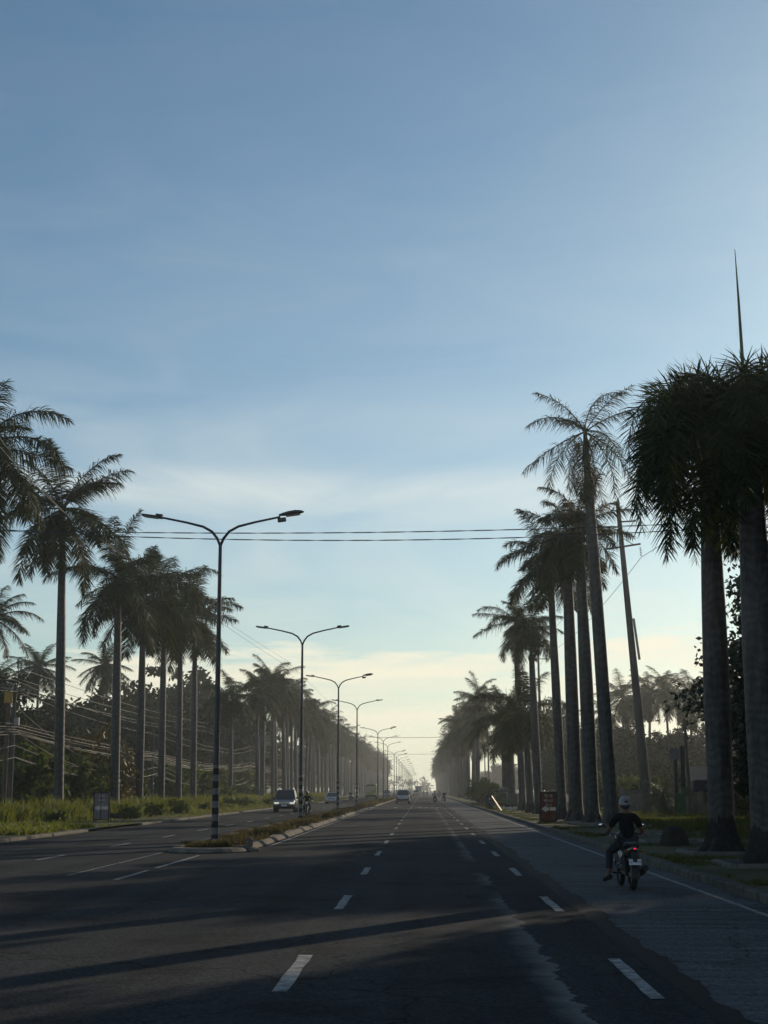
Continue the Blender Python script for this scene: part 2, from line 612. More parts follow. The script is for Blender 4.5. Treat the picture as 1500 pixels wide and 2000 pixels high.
    cm.inputs['From Min'].default_value = .002
    cm.inputs['From Max'].default_value = .006
    cm.inputs['To Min'].default_value = .35
    cm.inputs['To Max'].default_value = 1
    nt.links.new(ck.outputs['Distance'], cm.inputs['Value'])
    m4 = nd(nt, 'ShaderNodeMix', data_type='RGBA', blend_type='MULTIPLY')
    m4.inputs[0].default_value = .75
    nt.links.new(col, m4.inputs[6])
    nt.links.new(cm.outputs[0], m4.inputs[7])
    col = m4.outputs[2]
    oi = nd(nt, 'ShaderNodeTexNoise')
    oi.inputs['Scale'].default_value = .55
    oi.inputs['Detail'].default_value = 5
    nt.links.new(tc.outputs['Object'], oi.inputs['Vector'])
    om = nd(nt, 'ShaderNodeMapRange')
    om.inputs['From Min'].default_value = .56
    om.inputs['From Max'].default_value = .68
    om.inputs['To Min'].default_value = 1
    om.inputs['To Max'].default_value = .62
    nt.links.new(oi.outputs['Fac'], om.inputs['Value'])
    m5 = nd(nt, 'ShaderNodeMix', data_type='RGBA', blend_type='MULTIPLY')
    m5.inputs[0].default_value = 1
    nt.links.new(col, m5.inputs[6])
    nt.links.new(om.outputs[0], m5.inputs[7])
    col = m5.outputs[2]
    nt.links.new(col, p.inputs['Base Color'])
    b = nd(nt, 'ShaderNodeBump')
    b.inputs['Strength'].default_value = .35
    b.inputs['Distance'].default_value = .01
    nt.links.new(vo.outputs['Distance'], b.inputs['Height'])
    nt.links.new(b.outputs[0], p.inputs['Normal'])
    return m


M['asphalt'] = road_mat('asphalt', (0.044, 0.045, 0.046), (0.029, 0.030, 0.032), streak=True)
M['concrete'] = road_mat('road_concrete', (0.125, 0.125, 0.124), (0.088, 0.089, 0.09), brushed=True)

# ------------------------------------------------------------------ setting: ground, roads, kerbs
FAR = 1500.0


def sheet(name, x0, x1, y0, y1, z, m, nx=1, ny=1, bump=0.0, seed=0):
    b = MB()
    rng = np.random.default_rng(seed)
    xs = np.linspace(x0, x1, nx + 1)
    ys = np.geomspace(max(y0, 1) + 60, y1 + 60, ny + 1) - 60 if ny > 1 else np.array([y0, y1])
    if ny > 1: ys[0] = y0
    vs = []
    for j, y in enumerate(ys):
        for i, x in enumerate(xs):
            h = bump * (rng.random() - .5) if 0 < i < nx and 0 < j < ny else 0
            vs.append((x, y, z + h))
    fs = [(j * (nx + 1) + i, j * (nx + 1) + i + 1, (j + 1) * (nx + 1) + i + 1, (j + 1) * (nx + 1) + i) for j in range(ny) for i in range(nx)]
    b.add(vs, fs)
    o = b.build(name, m, fix=False)
    if bump:
        o.data.polygons.foreach_set('use_smooth', [True] * len(o.data.polygons))
    return tag(o, kind='structure')


sheet('ground', -1600, 1600, -40, 1700, -.03, M['soil'])
sheet('verge', 5.7, 400, -20, 1400, .15, M['soil'], 90, 200, .05, 3)
sheet('verge', -400, -14.9, -20, 1400, .1, M['soil'], 90, 200, .06, 4)
sheet('concrete_lane', 1.9, 5.5, -20, FAR, .0, M['concrete'])
# the asphalt lies over the concrete with a ragged right edge
ab = MB()
rr = random.Random(3)
ys = [-20]
while ys[-1] < 150: ys.append(ys[-1] + rr.uniform(.12, .4))
ys += list(np.linspace(155, FAR, 60))
vs, e = [], 0
for y in ys:
    e = e * .8 + rr.uniform(-.05, .05)
    vs += [(-14.6, y, .012), (-6, y, .012), (2.42 + e + .05 * math.sin(y * .31), y, .012)]
ab.add(vs, [(3 * i + k, 3 * i + k + 1, 3 * i + k + 4, 3 * i + k + 3) for i in range(len(ys) - 1) for k in (0, 1)])
tag(ab.build('road', M['asphalt'], fix=False), kind='structure')
# tar rim left where the asphalt was spread over the concrete
M['tar'] = mat('tar_edge', (0.016, 0.016, 0.017), .8, .3, 8)
tb = MB()
vs = []
e = 0
for y in ys[:-60]:
    e = e * .6 + rr.uniform(-.05, .05)
    w = .26 + .05 * math.sin(y * .9)
    vs += [(2.30 + rr.uniform(-.04, .04), y, .016), (2.36 + w + e + .05 * math.sin(y * .31), y, .016)]
tb.add(vs, [(2 * i, 2 * i + 1, 2 * i + 3, 2 * i + 2) for i in range(len(vs) // 2 - 1)])
tag(tb.build('road_edge', M['tar'], fix=False), kind='structure')

# kerbs
kb = MB()
y = -18.0
while y < 900:
    L = 2.0 if y < 150 else 25
    d = rr.uniform(-.015, .015)
    kb.box((5.6 + d, y + L / 2, .03 + d * .4), (.22, L - .02, .25), bev=.03)
    y += L
M['kerb_dark'] = mat('shaded_kerb', (0.1, 0.095, 0.085), .95, .4, 2.2, bump=.5, bscale=12)  # darker kerb concrete, the shade on its road side is in the colour
tag(kb.build('kerb', M['kerb_dark']), kind='structure')
kb = MB()
y = 30.0
while y < 900:
    L = 3.0 if y < 200 else 25
    if not (62 < y < 74):
        kb.box((-14.75 + rr.uniform(-.03, .03), y + L / 2, .02), (.3, L - .03, .2), bev=.03)
    y += L
tag(kb.build('kerb', M['kerb']), kind='structure')
sheet('driveway', -24, -14.7, 60, 66.5, .106, M['kerb'])

# median: rounded nose at y=41, gap at 135..158
MX0, MX1 = -7.5, -5.2


def median(y0, y1, step):
    b = MB()
    y = y0 + 1.4
    prof = lambda x, s: [(x, 0), (x + s * .04, .04), (x - s * .05, .14), (x - s * .11, .18), (x - s * .36, .185), (x - s * .36, .0)]
    while y < y1 - .5:
        L = min(step, y1 - y)
        for x, s in ((MX1, 1), (MX0, -1)):
            j = rr.uniform(-.012, .012)
            jz = rr.uniform(-.008, .008)
            P = prof(x + j, s)
            b.loft([[(px, yy, pz + (jz if pz > .05 else 0)) for px, pz in P] for yy in (y + .02, y + L - .02)])
        y += L
    cx, rx = (MX0 + MX1) / 2, (MX1 - MX0) / 2
    for end, s in ((y0 + 1.4, -1),):
        secs = []
        for k in range(13):
            a = math.pi * k / 12
            u = Vector((math.cos(a), s * math.sin(a) * 1.1, 0))
            secs.append([(cx + u.x * (rx + o), end + u.y * (rx + o), z) for o, z in ((0, 0), (.04, .04), (-.05, .12), (-.11, .15), (-.36, .155), (-.36, 0))])
        b.loft(secs)
    o = b.build('median_kerb', M['kerb'], smooth=False)
    tag(o, kind='structure')
    c = MB()
    c.box((cx, (y0 + y1) / 2 + .7, .065), (MX1 - MX0 - .66, y1 - y0 - 1.4, .13))
    tag(c.build('median_soil', M['soil']), kind='structure')


median(41.5, 135, 7.8)
median(158, 900, 40)

# painted markings
pm = MB()
ZP = .016


def dash(x, y0, y1, w=.14, z=ZP):
    n = max(2, int((y1 - y0) / .5)) if y0 < 60 else 1
    l = [(x - w / 2 + rr.uniform(-.012, .012), y0 + (y1 - y0) * i / n, z) for i in range(n + 1)]
    r = [(x + w / 2 + rr.uniform(-.012, .012), y0 + (y1 - y0) * i / n, z) for i in range(n + 1)]
    pm.add(l + r, [(i, n + 1 + i, n + 2 + i, i + 1) for i in range(n)])


def line_x(px, py): return gp(px, py, 0).x


XA, XB, XC = line_x(668, 1768), line_x(1083, 1773), line_x(235, 1651)
YA, YB, YC = gp(565, 1940, 0).y, gp(1243, 1955, 0).y, gp(107, 1681, 0).y
for i in range(80):
    dash(XA, YA + i * 9.05, YA + i * 9.05 + 2.9)
    dash(XB, YB + i * 9.05, YB + i * 9.05 + 3.0, z=.02)
    if i < 60: dash(XC, YC + (i - 2) * 9.0, YC + (i - 2) * 9.0 + 3.0, .12)
XE = line_x(1300, 1716)
y = -15.0
while y < 420:
    dash(XE, y, y + 6, .11, .005)
    y += 6.0
# lines in the median opening, left of the nose
for x, y0, y1 in ((-6.25, 29.5, 33), (-6.25, 34, 40.5), (-7.6, 31, 42)):
    dash(x, y0, y1, .1 if x > -7 else .05)
for y0 in np.arange(47, 132, 12): dash(-5.0, y0, y0 + 11.5, .1)
# worn crossing
for px in (772, 820, 832, 844, 857, 726):
    p = gp(px, 1578, 0)
    dash(p.x, p.y, p.y + 3.5, .45)
tag(pm.build('road_marking', M['paint'], fix=False), kind='structure')

# ------------------------------------------------------------------ palms
def norm(a): return a / np.maximum(np.linalg.norm(a, axis=-1, keepdims=True), 1e-6)


def frond(L, az, e0, droop, nl, lw, ll, rng, plume=.6, hang=.5, k=3, twist=0.0, curl=1.25):
    """one pinnate leaf: returns ribbons (N,k,2,3) and rachis points"""
    S = 26
    s = np.linspace(0, 1, S)
    e = np.maximum(e0 - droop * s ** curl, R(-97) if droop > 1.9 else -3)
    sway = twist * s ** 1.5
    d = np.stack([np.cos(e) * np.cos(az + sway), np.cos(e) * np.sin(az + sway), np.sin(e)], 1)
    P = np.concatenate([np.zeros((1, 3)), np.cumsum(d[:-1] * (L / (S - 1)), 0)])
    t = np.linspace(.13, .995, nl)
    t = np.clip(t + rng.uniform(-.4, .4, nl) / nl, .1, .998)
    sides = []
    for sgn in (-1, 1):
        tt = np.clip(t + rng.uniform(-.3, .3, nl) / nl, .1, .998)
        ii = tt * (S - 1)
        i0 = np.clip(ii.astype(int), 0, S - 2)
        f = (ii - i0)[:, None]
        p = P[i0] * (1 - f) + P[i0 + 1] * f
        T = norm(d[i0] * (1 - f) + d[i0 + 1] * f)
        side = norm(np.cross(T, np.array([0, 0, 1.0])) + 1e-4)
        nup = np.cross(side, T)
        a = rng.normal(0, plume, nl)[:, None]
        fwd = (.3 + .6 * tt ** 2)[:, None]
        dirv = norm(side * sgn * np.cos(a) + nup * (np.sin(a)) + T * fwd)
        length = ll * np.clip(np.sin(np.pi * (0.12 + .80 * tt)) ** .7, .25, 1) * rng.uniform(.8, 1.15, nl)
        hw = (lw * rng.uniform(.75, 1.2, nl))[:, None] * .5
        g = np.array([0, 0, -1.0])
        wv = norm(np.cross(dirv, nup + rng.normal(0, .5, (nl, 3))))
        rows = []
        for q in range(k):
            u = q / (k - 1)
            pos = p + dirv * (length[:, None] * u) + g * (hang * length[:, None] * u ** 2)
            wd = hw * (1 - .85 * max(0, (u - .35) / .65)) * (1 if q else .55)
            rows.append(np.stack([pos - wv * wd, pos + wv * wd], 1))
        sides.append(np.stack(rows, 1))
    return np.concatenate(sides), P


def crown_mesh(name, n, L, nl, lw, ll, seed, emax=82, emin=-25, droop=(60, 105), plume=.6, hang=.45, k=3, m=None, down=0, rach=.035, bias=None, curl=1.25):
    rng = np.random.default_rng(seed)
    rib, mb = [], MB()
    for i in range(n):
        f = i / max(1, n - 1)
        az = i * 2.39996 + rng.normal(0, .25)
        e0 = R(emax + (emin - emax) * f ** .85 + rng.normal(0, 7))
        dr = R(droop[0] + (droop[1] - droop[0]) * rng.random()) * (.75 + .35 * (1 - f))
        if e0 < R(10): dr *= .75
        l = L * rng.uniform(.85, 1.1)
        r_, P = frond(l, az, e0, dr, nl, lw, ll, rng, plume, hang, k, rng.normal(0, .18), curl)
        rib.append(r_)
        mb.tube(P[::3], [rach * (1 - .85 * j / 8) for j in range(len(P[::3]))], 4, cap=False)
    for i in range(down):     # hanging old leaves lying along the shaft
        az = rng.random() * 6.28
        r_, P = frond(L * .85, az, R(-30 - 30 * rng.random()), R(45), nl, lw, ll * .9, rng, plume, hang, k)
        rib.append(r_)
    A = np.concatenate(rib)
    me = strip_mesh(name, A, m)
    # rachises joined in the same mesh
    bm_v = np.array([tuple(v) for v in mb.v], dtype=np.float32)
    o = MB()
    import bmesh
    b = bmesh.new()
    b.from_mesh(me)
    vs = [b.verts.new(v) for v in mb.v]
    for f in mb.f:
        b.faces.new([vs[i] for i in f])
    b.to_mesh(me)
    b.free()
    return me


def trunk_mesh(name, seed, n=14, bulge=0.0, knob=False):
    """unit trunk: height 1, radius about 1 at breast height; scaled per tree"""
    rng = np.random.default_rng(seed)
    prof = [(0, 1.75), (.008, 1.6), (.02, 1.35), (.04, 1.14), (.06, 1.04), (.1, 1.0), (.2, .98), (.35, .97 + bulge), (.5, .95 + bulge), (.65, .9 + bulge * .6), (.8, .8), (.92, .72), (.97, .7), (1.0, .66)]
    if knob: prof[-2:] = [(.955, .7), (.965, .82), (.985, .84), (1.0, .6)]
    vs, fs = [], []
    ph = rng.random() * 6
    for i, (h, r) in enumerate(prof):
        for k in range(n):
            a = 2 * math.pi * k / n
            q = r * (1 + (.10 * math.sin(5 * a + ph) + .06 * math.sin(9 * a)) * max(0, 1 - h / .05)) * (1 + rng.normal(0, .008))
            vs.append((q * math.cos(a), q * math.sin(a), h))
    N = len(prof)
    for i in range(N - 1):
        for k in range(n):
            fs.append((i * n + k, i * n + (k + 1) % n, (i + 1) * n + (k + 1) % n, (i + 1) * n + k))
    fs.append(tuple(range((N - 1) * n, N * n)))
    me = bpy.data.meshes.new(name)
    me.from_pydata(vs, [], fs)
    me.polygons.foreach_set('use_smooth', [True] * len(me.polygons))
    me.materials.append(M['trunk'])
    return me


def shaft_mesh(n=12):
    b = MB()
    b.lathe([(1.0, 0), (1.12, .08), (1.1, .25), (.95, .5), (.78, .75), (.62, 1.0), (.4, 1.12)], n)
    me = b.build('crown_shaft', M['shaft'], smooth=True)
    d = me.data
    bpy.data.objects.remove(me)
    return d


def spear_mesh():
    b = MB()
    b.tube([(0, 0, 0), (.0, .02, .35), (-.015, .025, .7), (-.05, .03, 1.0)], [.04, .034, .022, .006], 6)
    o = b.build('spear_leaf', M['shaft'], smooth=True)
    d = o.data
    bpy.data.objects.remove(o)
    return d


TRUNKS = [trunk_mesh('trunk', 1), trunk_mesh('trunk', 2, bulge=.05), trunk_mesh('trunk', 3, bulge=.02)]
TRUNK_KNOB = trunk_mesh('trunk', 5, knob=True)
SHAFT, SPEAR = shaft_mesh(), spear_mesh()
M['roots'] = mat('palm_roots', (0.036, 0.036, 0.035), .95, .5, 9, bump=1.0, bscale=30)


def root_mesh(seed, n=22):
    rng = np.random.default_rng(seed)
    vs, fs = [], []
    prof = [(1.75, -.05), (1.68, .05), (1.46, .18), (1.27, .33), (1.14, .5), (1.05, .66), (.96, .8)]
    for i, (r, h) in enumerate(prof):
        for k in range(n):
            a = 2 * math.pi * k / n
            q = r * (1 + rng.normal(0, .035)) + (.09 * math.sin(5 * a + seed) + .06 * math.sin(8 * a)) * (1 - i / 6)
            vs.append((q * math.cos(a), q * math.sin(a), h + rng.normal(0, .02) * (5 if i == 6 else 1)))
    for i in range(len(prof) - 1):
        for k in range(n):
            fs.append((i * n + k, i * n + (k + 1) % n, (i + 1) * n + (k + 1) % n, (i + 1) * n + k))
    me = bpy.data.meshes.new('root_mass')
    me.from_pydata(vs, [], fs)
    me.polygons.foreach_set('use_smooth', [True] * len(me.polygons))
    me.materials.append(M['roots'])
    return me


ROOTS = [root_mesh(i) for i in range(3)]
CR_DENSE = [crown_mesh('crown', 38, 4.1, 92, .05, .8, 11, emax=88, emin=22, droop=(165, 215), plume=.8, hang=.2, k=3, m=M['frond'], down=7, curl=.95),
            crown_mesh('crown', 36, 4.2, 88, .05, .8, 12, emax=88, emin=10, droop=(150, 200), plume=.8, hang=.2, k=3, m=M['frond'], down=7, curl=.95)]
CR_STD = [crown_mesh('crown', 17 + i, 4.7, 125, .062, .95, 20 + i, emax=82, emin=-55, droop=(35, 100), plume=.42, hang=.42, k=3, m=M['frond'], down=1, curl=1.3, rach=.045) for i in range(4)]
CR_AIRY = crown_mesh('crown', 14, 3.4, 75, .04, .66, 31, emax=80, emin=-68, droop=(30, 110), plume=.4, hang=.5, k=3, m=M['frond'], down=2, curl=1.2)
CR_FAR = [crown_mesh('crown', 15, 4.7, 46, .14, .95, 40 + i, emax=82, emin=-58, droop=(35, 100), plume=.42, hang=.45, k=2, m=M['frond'], down=4, rach=.06, curl=1.3) for i in range(4)]
CR_COCO = [crown_mesh('crown', 26, 4.9, 80, .13, 1.0, 50 + i, emax=80, emin=-55, droop=(35, 80), plume=.25, hang=.45, k=2, m=M['coco'], down=2, rach=.07) for i in range(3)]


def dead_mesh(seed):
    rng = np.random.default_rng(seed)
    rib = []
    for i in range(3):
        r_, P = frond(2.6 + rng.random(), rng.random() * 6.28, R(-38 - 25 * rng.random()), R(40), 44, .05, .55, rng, .9, .5, 2)
        rib.append(r_)
    return strip_mesh('dead_frond', np.concatenate(rib), M['frond_dry'])


DEAD = [dead_mesh(90 + i) for i in range(3)]
PALM_ROT = random.Random(21)


def palm(base, top, rad, crown, label, group=None, trunk=None, shaft=1.5, spear=0.0, cscale=1.0, shaft_r=None, dry=False, rz=None):
    """base, top: ends of the bare trunk; the crown sits on the green shaft above it"""
    base, top = Vector(base), Vector(top)
    ax = top - base
    h = ax.length
    t = thing('royal_palm', label, 'palm tree', base, 0, group)
    q = Vector((0, 0, 1)).rotation_difference(ax.normalized())
    t.rotation_euler = (q @ Euler((0, 0, PALM_ROT.random() * 6.28 if rz is None else rz)).to_quaternion()).to_euler()
    tr = mobj('trunk', trunk or PALM_ROT.choice(TRUNKS), t)
    tr.scale = (rad, rad, h)
    if base.y < 330:
        ro = mobj('root_mass', ROOTS[PALM_ROT.randrange(3)], t)
        k_ = rad * (1.0 if base.x > 0 else .82)
        ro.scale = (k_ * 1.03, k_ * 1.03, PALM_ROT.uniform(.85, 1.15))
    sh = mobj('crown_shaft', SHAFT, t)
    sr = shaft_r or rad * .66
    sh.location.z = h - .01
    sh.scale = (sr, sr, shaft)
    c = mobj('crown', crown, t)
    c.location.z = h + shaft * .97
    c.scale = (cscale,) * 3
    if base.y < 330 and PALM_ROT.random() < .55:
        dd = mobj('dead_frond', DEAD[PALM_ROT.randrange(3)], t)
        dd.location.z = h + shaft * .35
        dd.rotation_euler.z = PALM_ROT.random() * 6.28
        dd.scale = (cscale * .9,) * 3
    if spear:
        s = mobj('spear_leaf', SPEAR, t)
        s.location.z = h + shaft
        s.scale = (1.3, 1.3, spear)
    return t


def surveyed(bx, by, tx, ty, z=.15, x=None):
    b = gp(bx, by, z)
    return b, at(tx, ty, b.y)


G_R, G_L = 'royal palms lining the right kerb', 'royal palms lining the left verge'
b, t_ = surveyed(1507, 1692, 1463, 900)
palm(b, t_, .40, CR_DENSE[1], 'royal palm cut by the right picture edge with a long bare spear leaf above it', G_R, shaft=1.1, spear=4.1, cscale=.95, rz=1.0)
b, t_ = surveyed(1412, 1666, 1383, 905)
near = palm(b, t_, .345, CR_DENSE[0], 'stout royal palm right of the motorcyclist with a heavy curtain of hanging fronds', G_R, shaft=1.0, cscale=1.0, rz=0.3)
for c in near.children:
    if c.name.startswith('crown') and 'shaft' not in c.name: c.scale = (.82, .82, 1.12)
b, t_ = surveyed(1196, 1612, 1149, 935)
palm(b, t_, .335, CR_AIRY, 'tallest royal palm with a thin airy crown on a knobbed trunk top, behind the motorcyclist', G_R, trunk=TRUNK_KNOB, shaft=2.5, shaft_r=.16, rz=.5, cscale=1.12)
b, t_ = surveyed(1158, 1609, 1133, 1090)
palm(b, t_, .35, CR_STD[0], 'royal palm just left of the tallest thin-crowned one, its fronds arching to both sides', G_R, shaft=1.7, rz=.2, cscale=.72)
b, t_ = surveyed(1126, 1606, 1108, 1110)
palm(b, t_, .36, CR_STD[1], 'thick ringed royal palm, second to the left of the tallest thin-crowned palm', G_R, shaft=1.6, rz=2.2, cscale=.78)
b, t_ = surveyed(1099, 1600, 1076, 1150)
palm(b, t_, .27, CR_STD[2], 'slender royal palm rising directly right of the brown THIS WAY TO sign', G_R, shaft=1.7, rz=3.9, cscale=.8)
b, t_ = surveyed(1053, 1590, 1038, 1278)
palm(b, t_, .29, CR_STD[3], 'royal palm with a thin reddish neck between knobbed trunk and small crown', G_R, trunk=TRUNK_KNOB, shaft=2.0, shaft_r=.12, rz=.7, cscale=.62)
b, t_ = surveyed(1037, 1587, 1027, 1420)
palm(b, t_, .28, CR_STD[0], 'short royal palm under the taller ones left of the brown sign', G_R, shaft=1.4, rz=1.9, cscale=.85)
b, t_ = surveyed(1021, 1583, 1008, 1250)
palm(b, t_, .29, CR_STD[1], 'tall royal palm leaning its small crown left over the short palm', G_R, shaft=1.6, rz=4.4, cscale=.75)
b, t_ = surveyed(1001, 1578, 993, 1420)
palm(b, t_, .4, CR_STD[1], 'low bushy royal palm right of a close pair beside the parked tricycle', G_R, shaft=1.2, rz=.1, spear=2.6)
b, t_ = surveyed(989, 1575, 984, 1430)
palm(b, t_, .38, CR_STD[2], 'low royal palm left of a close pair beside the parked tricycle', G_R, shaft=1.3, rz=2.1)
b, t_ = surveyed(935, 1561, 930, 1395)
palm(b, t_, .3, CR_STD[3], 'thin royal palm standing clear in front of the hazy right row', G_R, shaft=1.6, cscale=.85)

ORD = ['first', 'second', 'third', 'fourth', 'fifth', 'sixth', 'seventh', 'eighth', 'ninth', 'tenth', 'eleventh', 'twelfth']
pr = random.Random(5)
y, k = 226.0, 0
while y < 900:
    if not (k == 3):
        X = 8.3 + pr.uniform(-.5, .5)
        h = pr.uniform(10.0, 16.0)
        ln = pr.uniform(-.04, .035) * h
        lab = (f'hazy royal palm in the right row, {ORD[k]} beyond the thin palm standing clear' if k < 9
               else 'faint royal palm far down the right row, merging into haze')
        palm((X, y, .13), (X + ln, y + pr.uniform(-.2, .2), h), pr.uniform(.29, .37), (CR_STD if y < 300 else CR_FAR)[pr.randrange(4)], lab,
             G_R if k < 9 else 'far palms of the right row', shaft=pr.uniform(1.2, 1.8), cscale=pr.uniform(.7, 1.08), spear=2.2 if pr.random() < .12 else 0)
    y += 7.0 + pr.uniform(-.6, .6)
    k += 1

XL = -22.3
LY = lambda px: -XL * 2825 / (827 - px)
left_near = [
    # px base, top px, py, crown, rad, label
    (-42, -36, 925, 1, .33, 'royal palm at the left picture edge, only its right-hand fronds in the frame', 1.2),
    (112, 122, 1035, 3, .30, 'tallest left royal palm, its dark crown spread against open sky', 1.15),
    (222, 231, 1165, 0, .33, 'royal palm directly right of the grey arrow sign on the left', 1.2),
    (270, 280, 1195, 2, .31, 'royal palm second to the right of the grey arrow sign', 1.2),
    (313, 321, 1190, 1, .29, 'royal palm third to the right of the grey arrow sign', 1.2),
    (347, 353, 1225, 3, .29, 'royal palm fourth to the right of the grey arrow sign', 1.12),
    (376, 381, 1235, 0, .30, 'royal palm fifth right of the grey arrow sign, left of the nearest lamp post', 1.2),
    (449, 452, 1385, 2, .27, 'lone royal palm just right of the nearest lamp post with pale lit shaft', .9),
]
for (bx, tx, ty, ci, rad, lab, cs) in left_near:
    yy = LY(bx)
    top = at(tx, ty, yy)
    palm((XL, yy, .08), top, rad, CR_STD[ci], lab, G_L, shaft=1.4, cscale=cs, spear=2.4 if bx in (222, 347) else 0)
ll = [LY(x) for x in (501, 512, 528, 538, 551, 560, 567)]
y = ll[-1] + 7.4
while y < 900:
    ll.append(y)
    y += 7.4 + pr.uniform(-.7, .7)
for k, y in enumerate(ll):
    X = XL + pr.uniform(-.5, .5)
    h = pr.uniform(12.0, 17.0)
    lab = (f'royal palm in the dense left row, {ORD[k]} beyond the lone palm past the lamp' if k < 11
           else 'hazy royal palm in the far part of the left row')
    palm((X, y, .08), (X + pr.uniform(-.5, .5), y, h), pr.uniform(.26, .34), (CR_STD if y < 290 else CR_FAR)[pr.randrange(4)], lab,
         G_L if k < 11 else 'far palms of the left row', shaft=pr.uniform(1.2, 1.7), cscale=pr.uniform(.8, 1.15), spear=2.2 if pr.random() < .1 else 0)

# dead palm stump and concrete tree-pit rims on the right verge
b0 = gp(1317, 1652, .15)
sb = MB()
sb.lathe([(.46, -.05), (.43, .1), (.4, .28), (.33, .44), (.2, .55), (.05, .585)], 16)
for v in range(len(sb.v)):
    x_, y_, z_ = sb.v[v]
    q = 1 + rr.uniform(-.06, .06)
    sb.v[v] = (x_ * q, y_ * q, z_ + rr.uniform(-.015, .015))
s_ = sb.build('palm_stump', M['stump'], smooth=True)
s_.location = b0
tag(s_, 'dark rounded palm stump on the right verge between two palm trunks', 'stump')
rim0 = None
rims = [((1499, 1692), 'concrete rim round the palm at the right picture edge'), ((1412, 1668), 'concrete rim round the stout palm right of the motorcyclist'),
        ((1317, 1648), 'concrete rim round the dark rounded palm stump'), ((1240, 1634), 'empty concrete tree pit rim left of the stump, behind the motorcyclist'),
        ((1196, 1614), 'concrete rim round the tallest thin-crowned palm'), ((1158, 1611), 'concrete rim round the palm left of the tallest one'), ((1126, 1608), 'concrete rim round the thick ringed palm')]
for (px, py), lab in rims:
    p = gp(px, py, .15)
    if rim0 is None:
        rb = MB()
        for sx in (-1, 1):
            rb.box((sx * .95, 0, .05), (.16, 2.06, .14), bev=.02)
            rb.box((0, sx * .95, .05), (1.735, .16, .14), bev=.02)
        rim0 = rb.build('tree_pit_rim', M['paver'])
        rim0.location = (p.x, p.y, .13)
        tag(rim0, lab, 'tree pit rim', 'concrete tree pit rims on the right verge')
    else:
        c = rim0.copy()
        COL.objects.link(c)
        c.location = (p.x, p.y, .13)
        c.rotation_euler.z = pr.uniform(-.06, .06)
        c['label'] = lab

# ------------------------------------------------------------------ broadleaf trees, coconut palms, bushes
def leaf_cloud(n_cl, per, ext, lsize, seed, base=.25, shape=1.0, asp=.5, lumpy=1.0):
    """clumps of leaf-sized quads inside an uneven crown envelope"""
    rng = np.random.default_rng(seed)
    C = []
    while len(C) < n_cl:
        v = rng.normal(0, 1, 3)
        v /= np.linalg.norm(v)
        az, el = math.atan2(v[1], v[0]), v[2]
        lump = 1 + lumpy * (.22 * math.sin(3 * az + seed) + .18 * math.sin(5 * az + 2 * el * 3 + seed * 2) + .16 * math.sin(4 * el * 2 + seed))
        r = (rng.random() ** .45) * lump
        p = v * r
        if p[2] < -.75: continue
        C.append(p * np.array(ext))
    C = np.array(C)
    out = []
    for c in C:
        rad = rng.uniform(.5, 1.1) * ext[0] * .24
        k = int(per * rng.uniform(.6, 1.3))
        p = c + np.clip(rng.normal(0, 1, (k, 3)), -1.5, 1.5) * np.array([rad, rad, rad * .6]) * .6
        a = norm(rng.normal(0, 1, (k, 3)) + np.array([0, 0, -.35]))
        b = norm(np.cross(a, rng.normal(0, 1, (k, 3))))
        s = lsize * rng.uniform(.6, 1.3, (k, 1))
        w = s * asp
        q = np.stack([p, p + a * s * .5 + b * w * .5, p + a * s, p + a * s * .5 - b * w * .5], 1)
        out.append(q)
    A = np.concatenate(out)
    return A, C


def limb_mesh(h, C, ext, cz, r0, seed, n=9):
    rng = np.random.default_rng(seed)
    b = MB()
    lean = rng.normal(0, .04, 2)
    pts = [(lean[0] * h * u, lean[1] * h * u, h * u) for u in np.linspace(0, 1, 7)]
    b.tube(pts, [r0 * (1.35 if i == 0 else 1 - .11 * i) for i in range(7)], 9)
    idx = rng.choice(len(C), min(n, len(C)), replace=False)
    for i in idx:
        tip = Vector(C[i]) + Vector((0, 0, cz))
        s0 = Vector(pts[rng.integers(3, 6)])
        mid = s0.lerp(tip, .5) + Vector(rng.normal(0, .3, 3))
        b.tube([s0, mid, tip], [r0 * .45, r0 * .28, r0 * .08], 6)
    return b


def tree_proto(label, cat, seed, h, ext, n_cl, per, ls, leaf, trunk_h=None, name='tree', asp=.5, group=None, r0=.22, lumpy=1.0):
    A, C = leaf_cloud(n_cl, per, ext, ls, seed, asp=asp, lumpy=lumpy)
    cz = h - ext[2] * .95
    t = thing(name, label, cat, (0, 0, -500), 0, group)
    lb = limb_mesh(trunk_h or cz + ext[2] * .4, C, ext, cz, r0, seed)
    lb.build('trunk' if name != 'bush' else 'stem', M['bark'], t, smooth=True)
    me = quad_mesh('crown', A, leaf)
    c = mobj('crown' if name != 'bush' else 'foliage', me, t)
    c.location.z = cz
    return t


PROT = [tree_proto('', 'tree', 61, 12, (5.0, 5.0, 5.4), 150, 90, .6, M['leaf']),
        tree_proto('', 'tree', 62, 13, (4.4, 4.4, 6.2), 150, 90, .6, M['leaf']),
        tree_proto('', 'tree', 63, 11, (5.8, 5.4, 5.0), 150, 90, .6, M['leaf'])]
BUSH = tree_proto('', 'bush', 65, 2.2, (1.6, 1.5, 1.15), 60, 80, .24, M['bush'], name='bush', r0=.06, trunk_h=1.0)
BUSH2 = tree_proto('', 'bush', 66, 3.2, (2.2, 2.0, 1.7), 60, 70, .26, M['leaf_warm'], name='bush', r0=.08, trunk_h=1.6)

TG_L, TG_R = 'trees behind the left palm row', 'hazy trees behind the right palm row'
tr_ = random.Random(77)


def put(proto, x, y, s, label, group, z=.1):
    return dup(proto, (x, y, z), tr_.random() * 6.28, label, group, s)


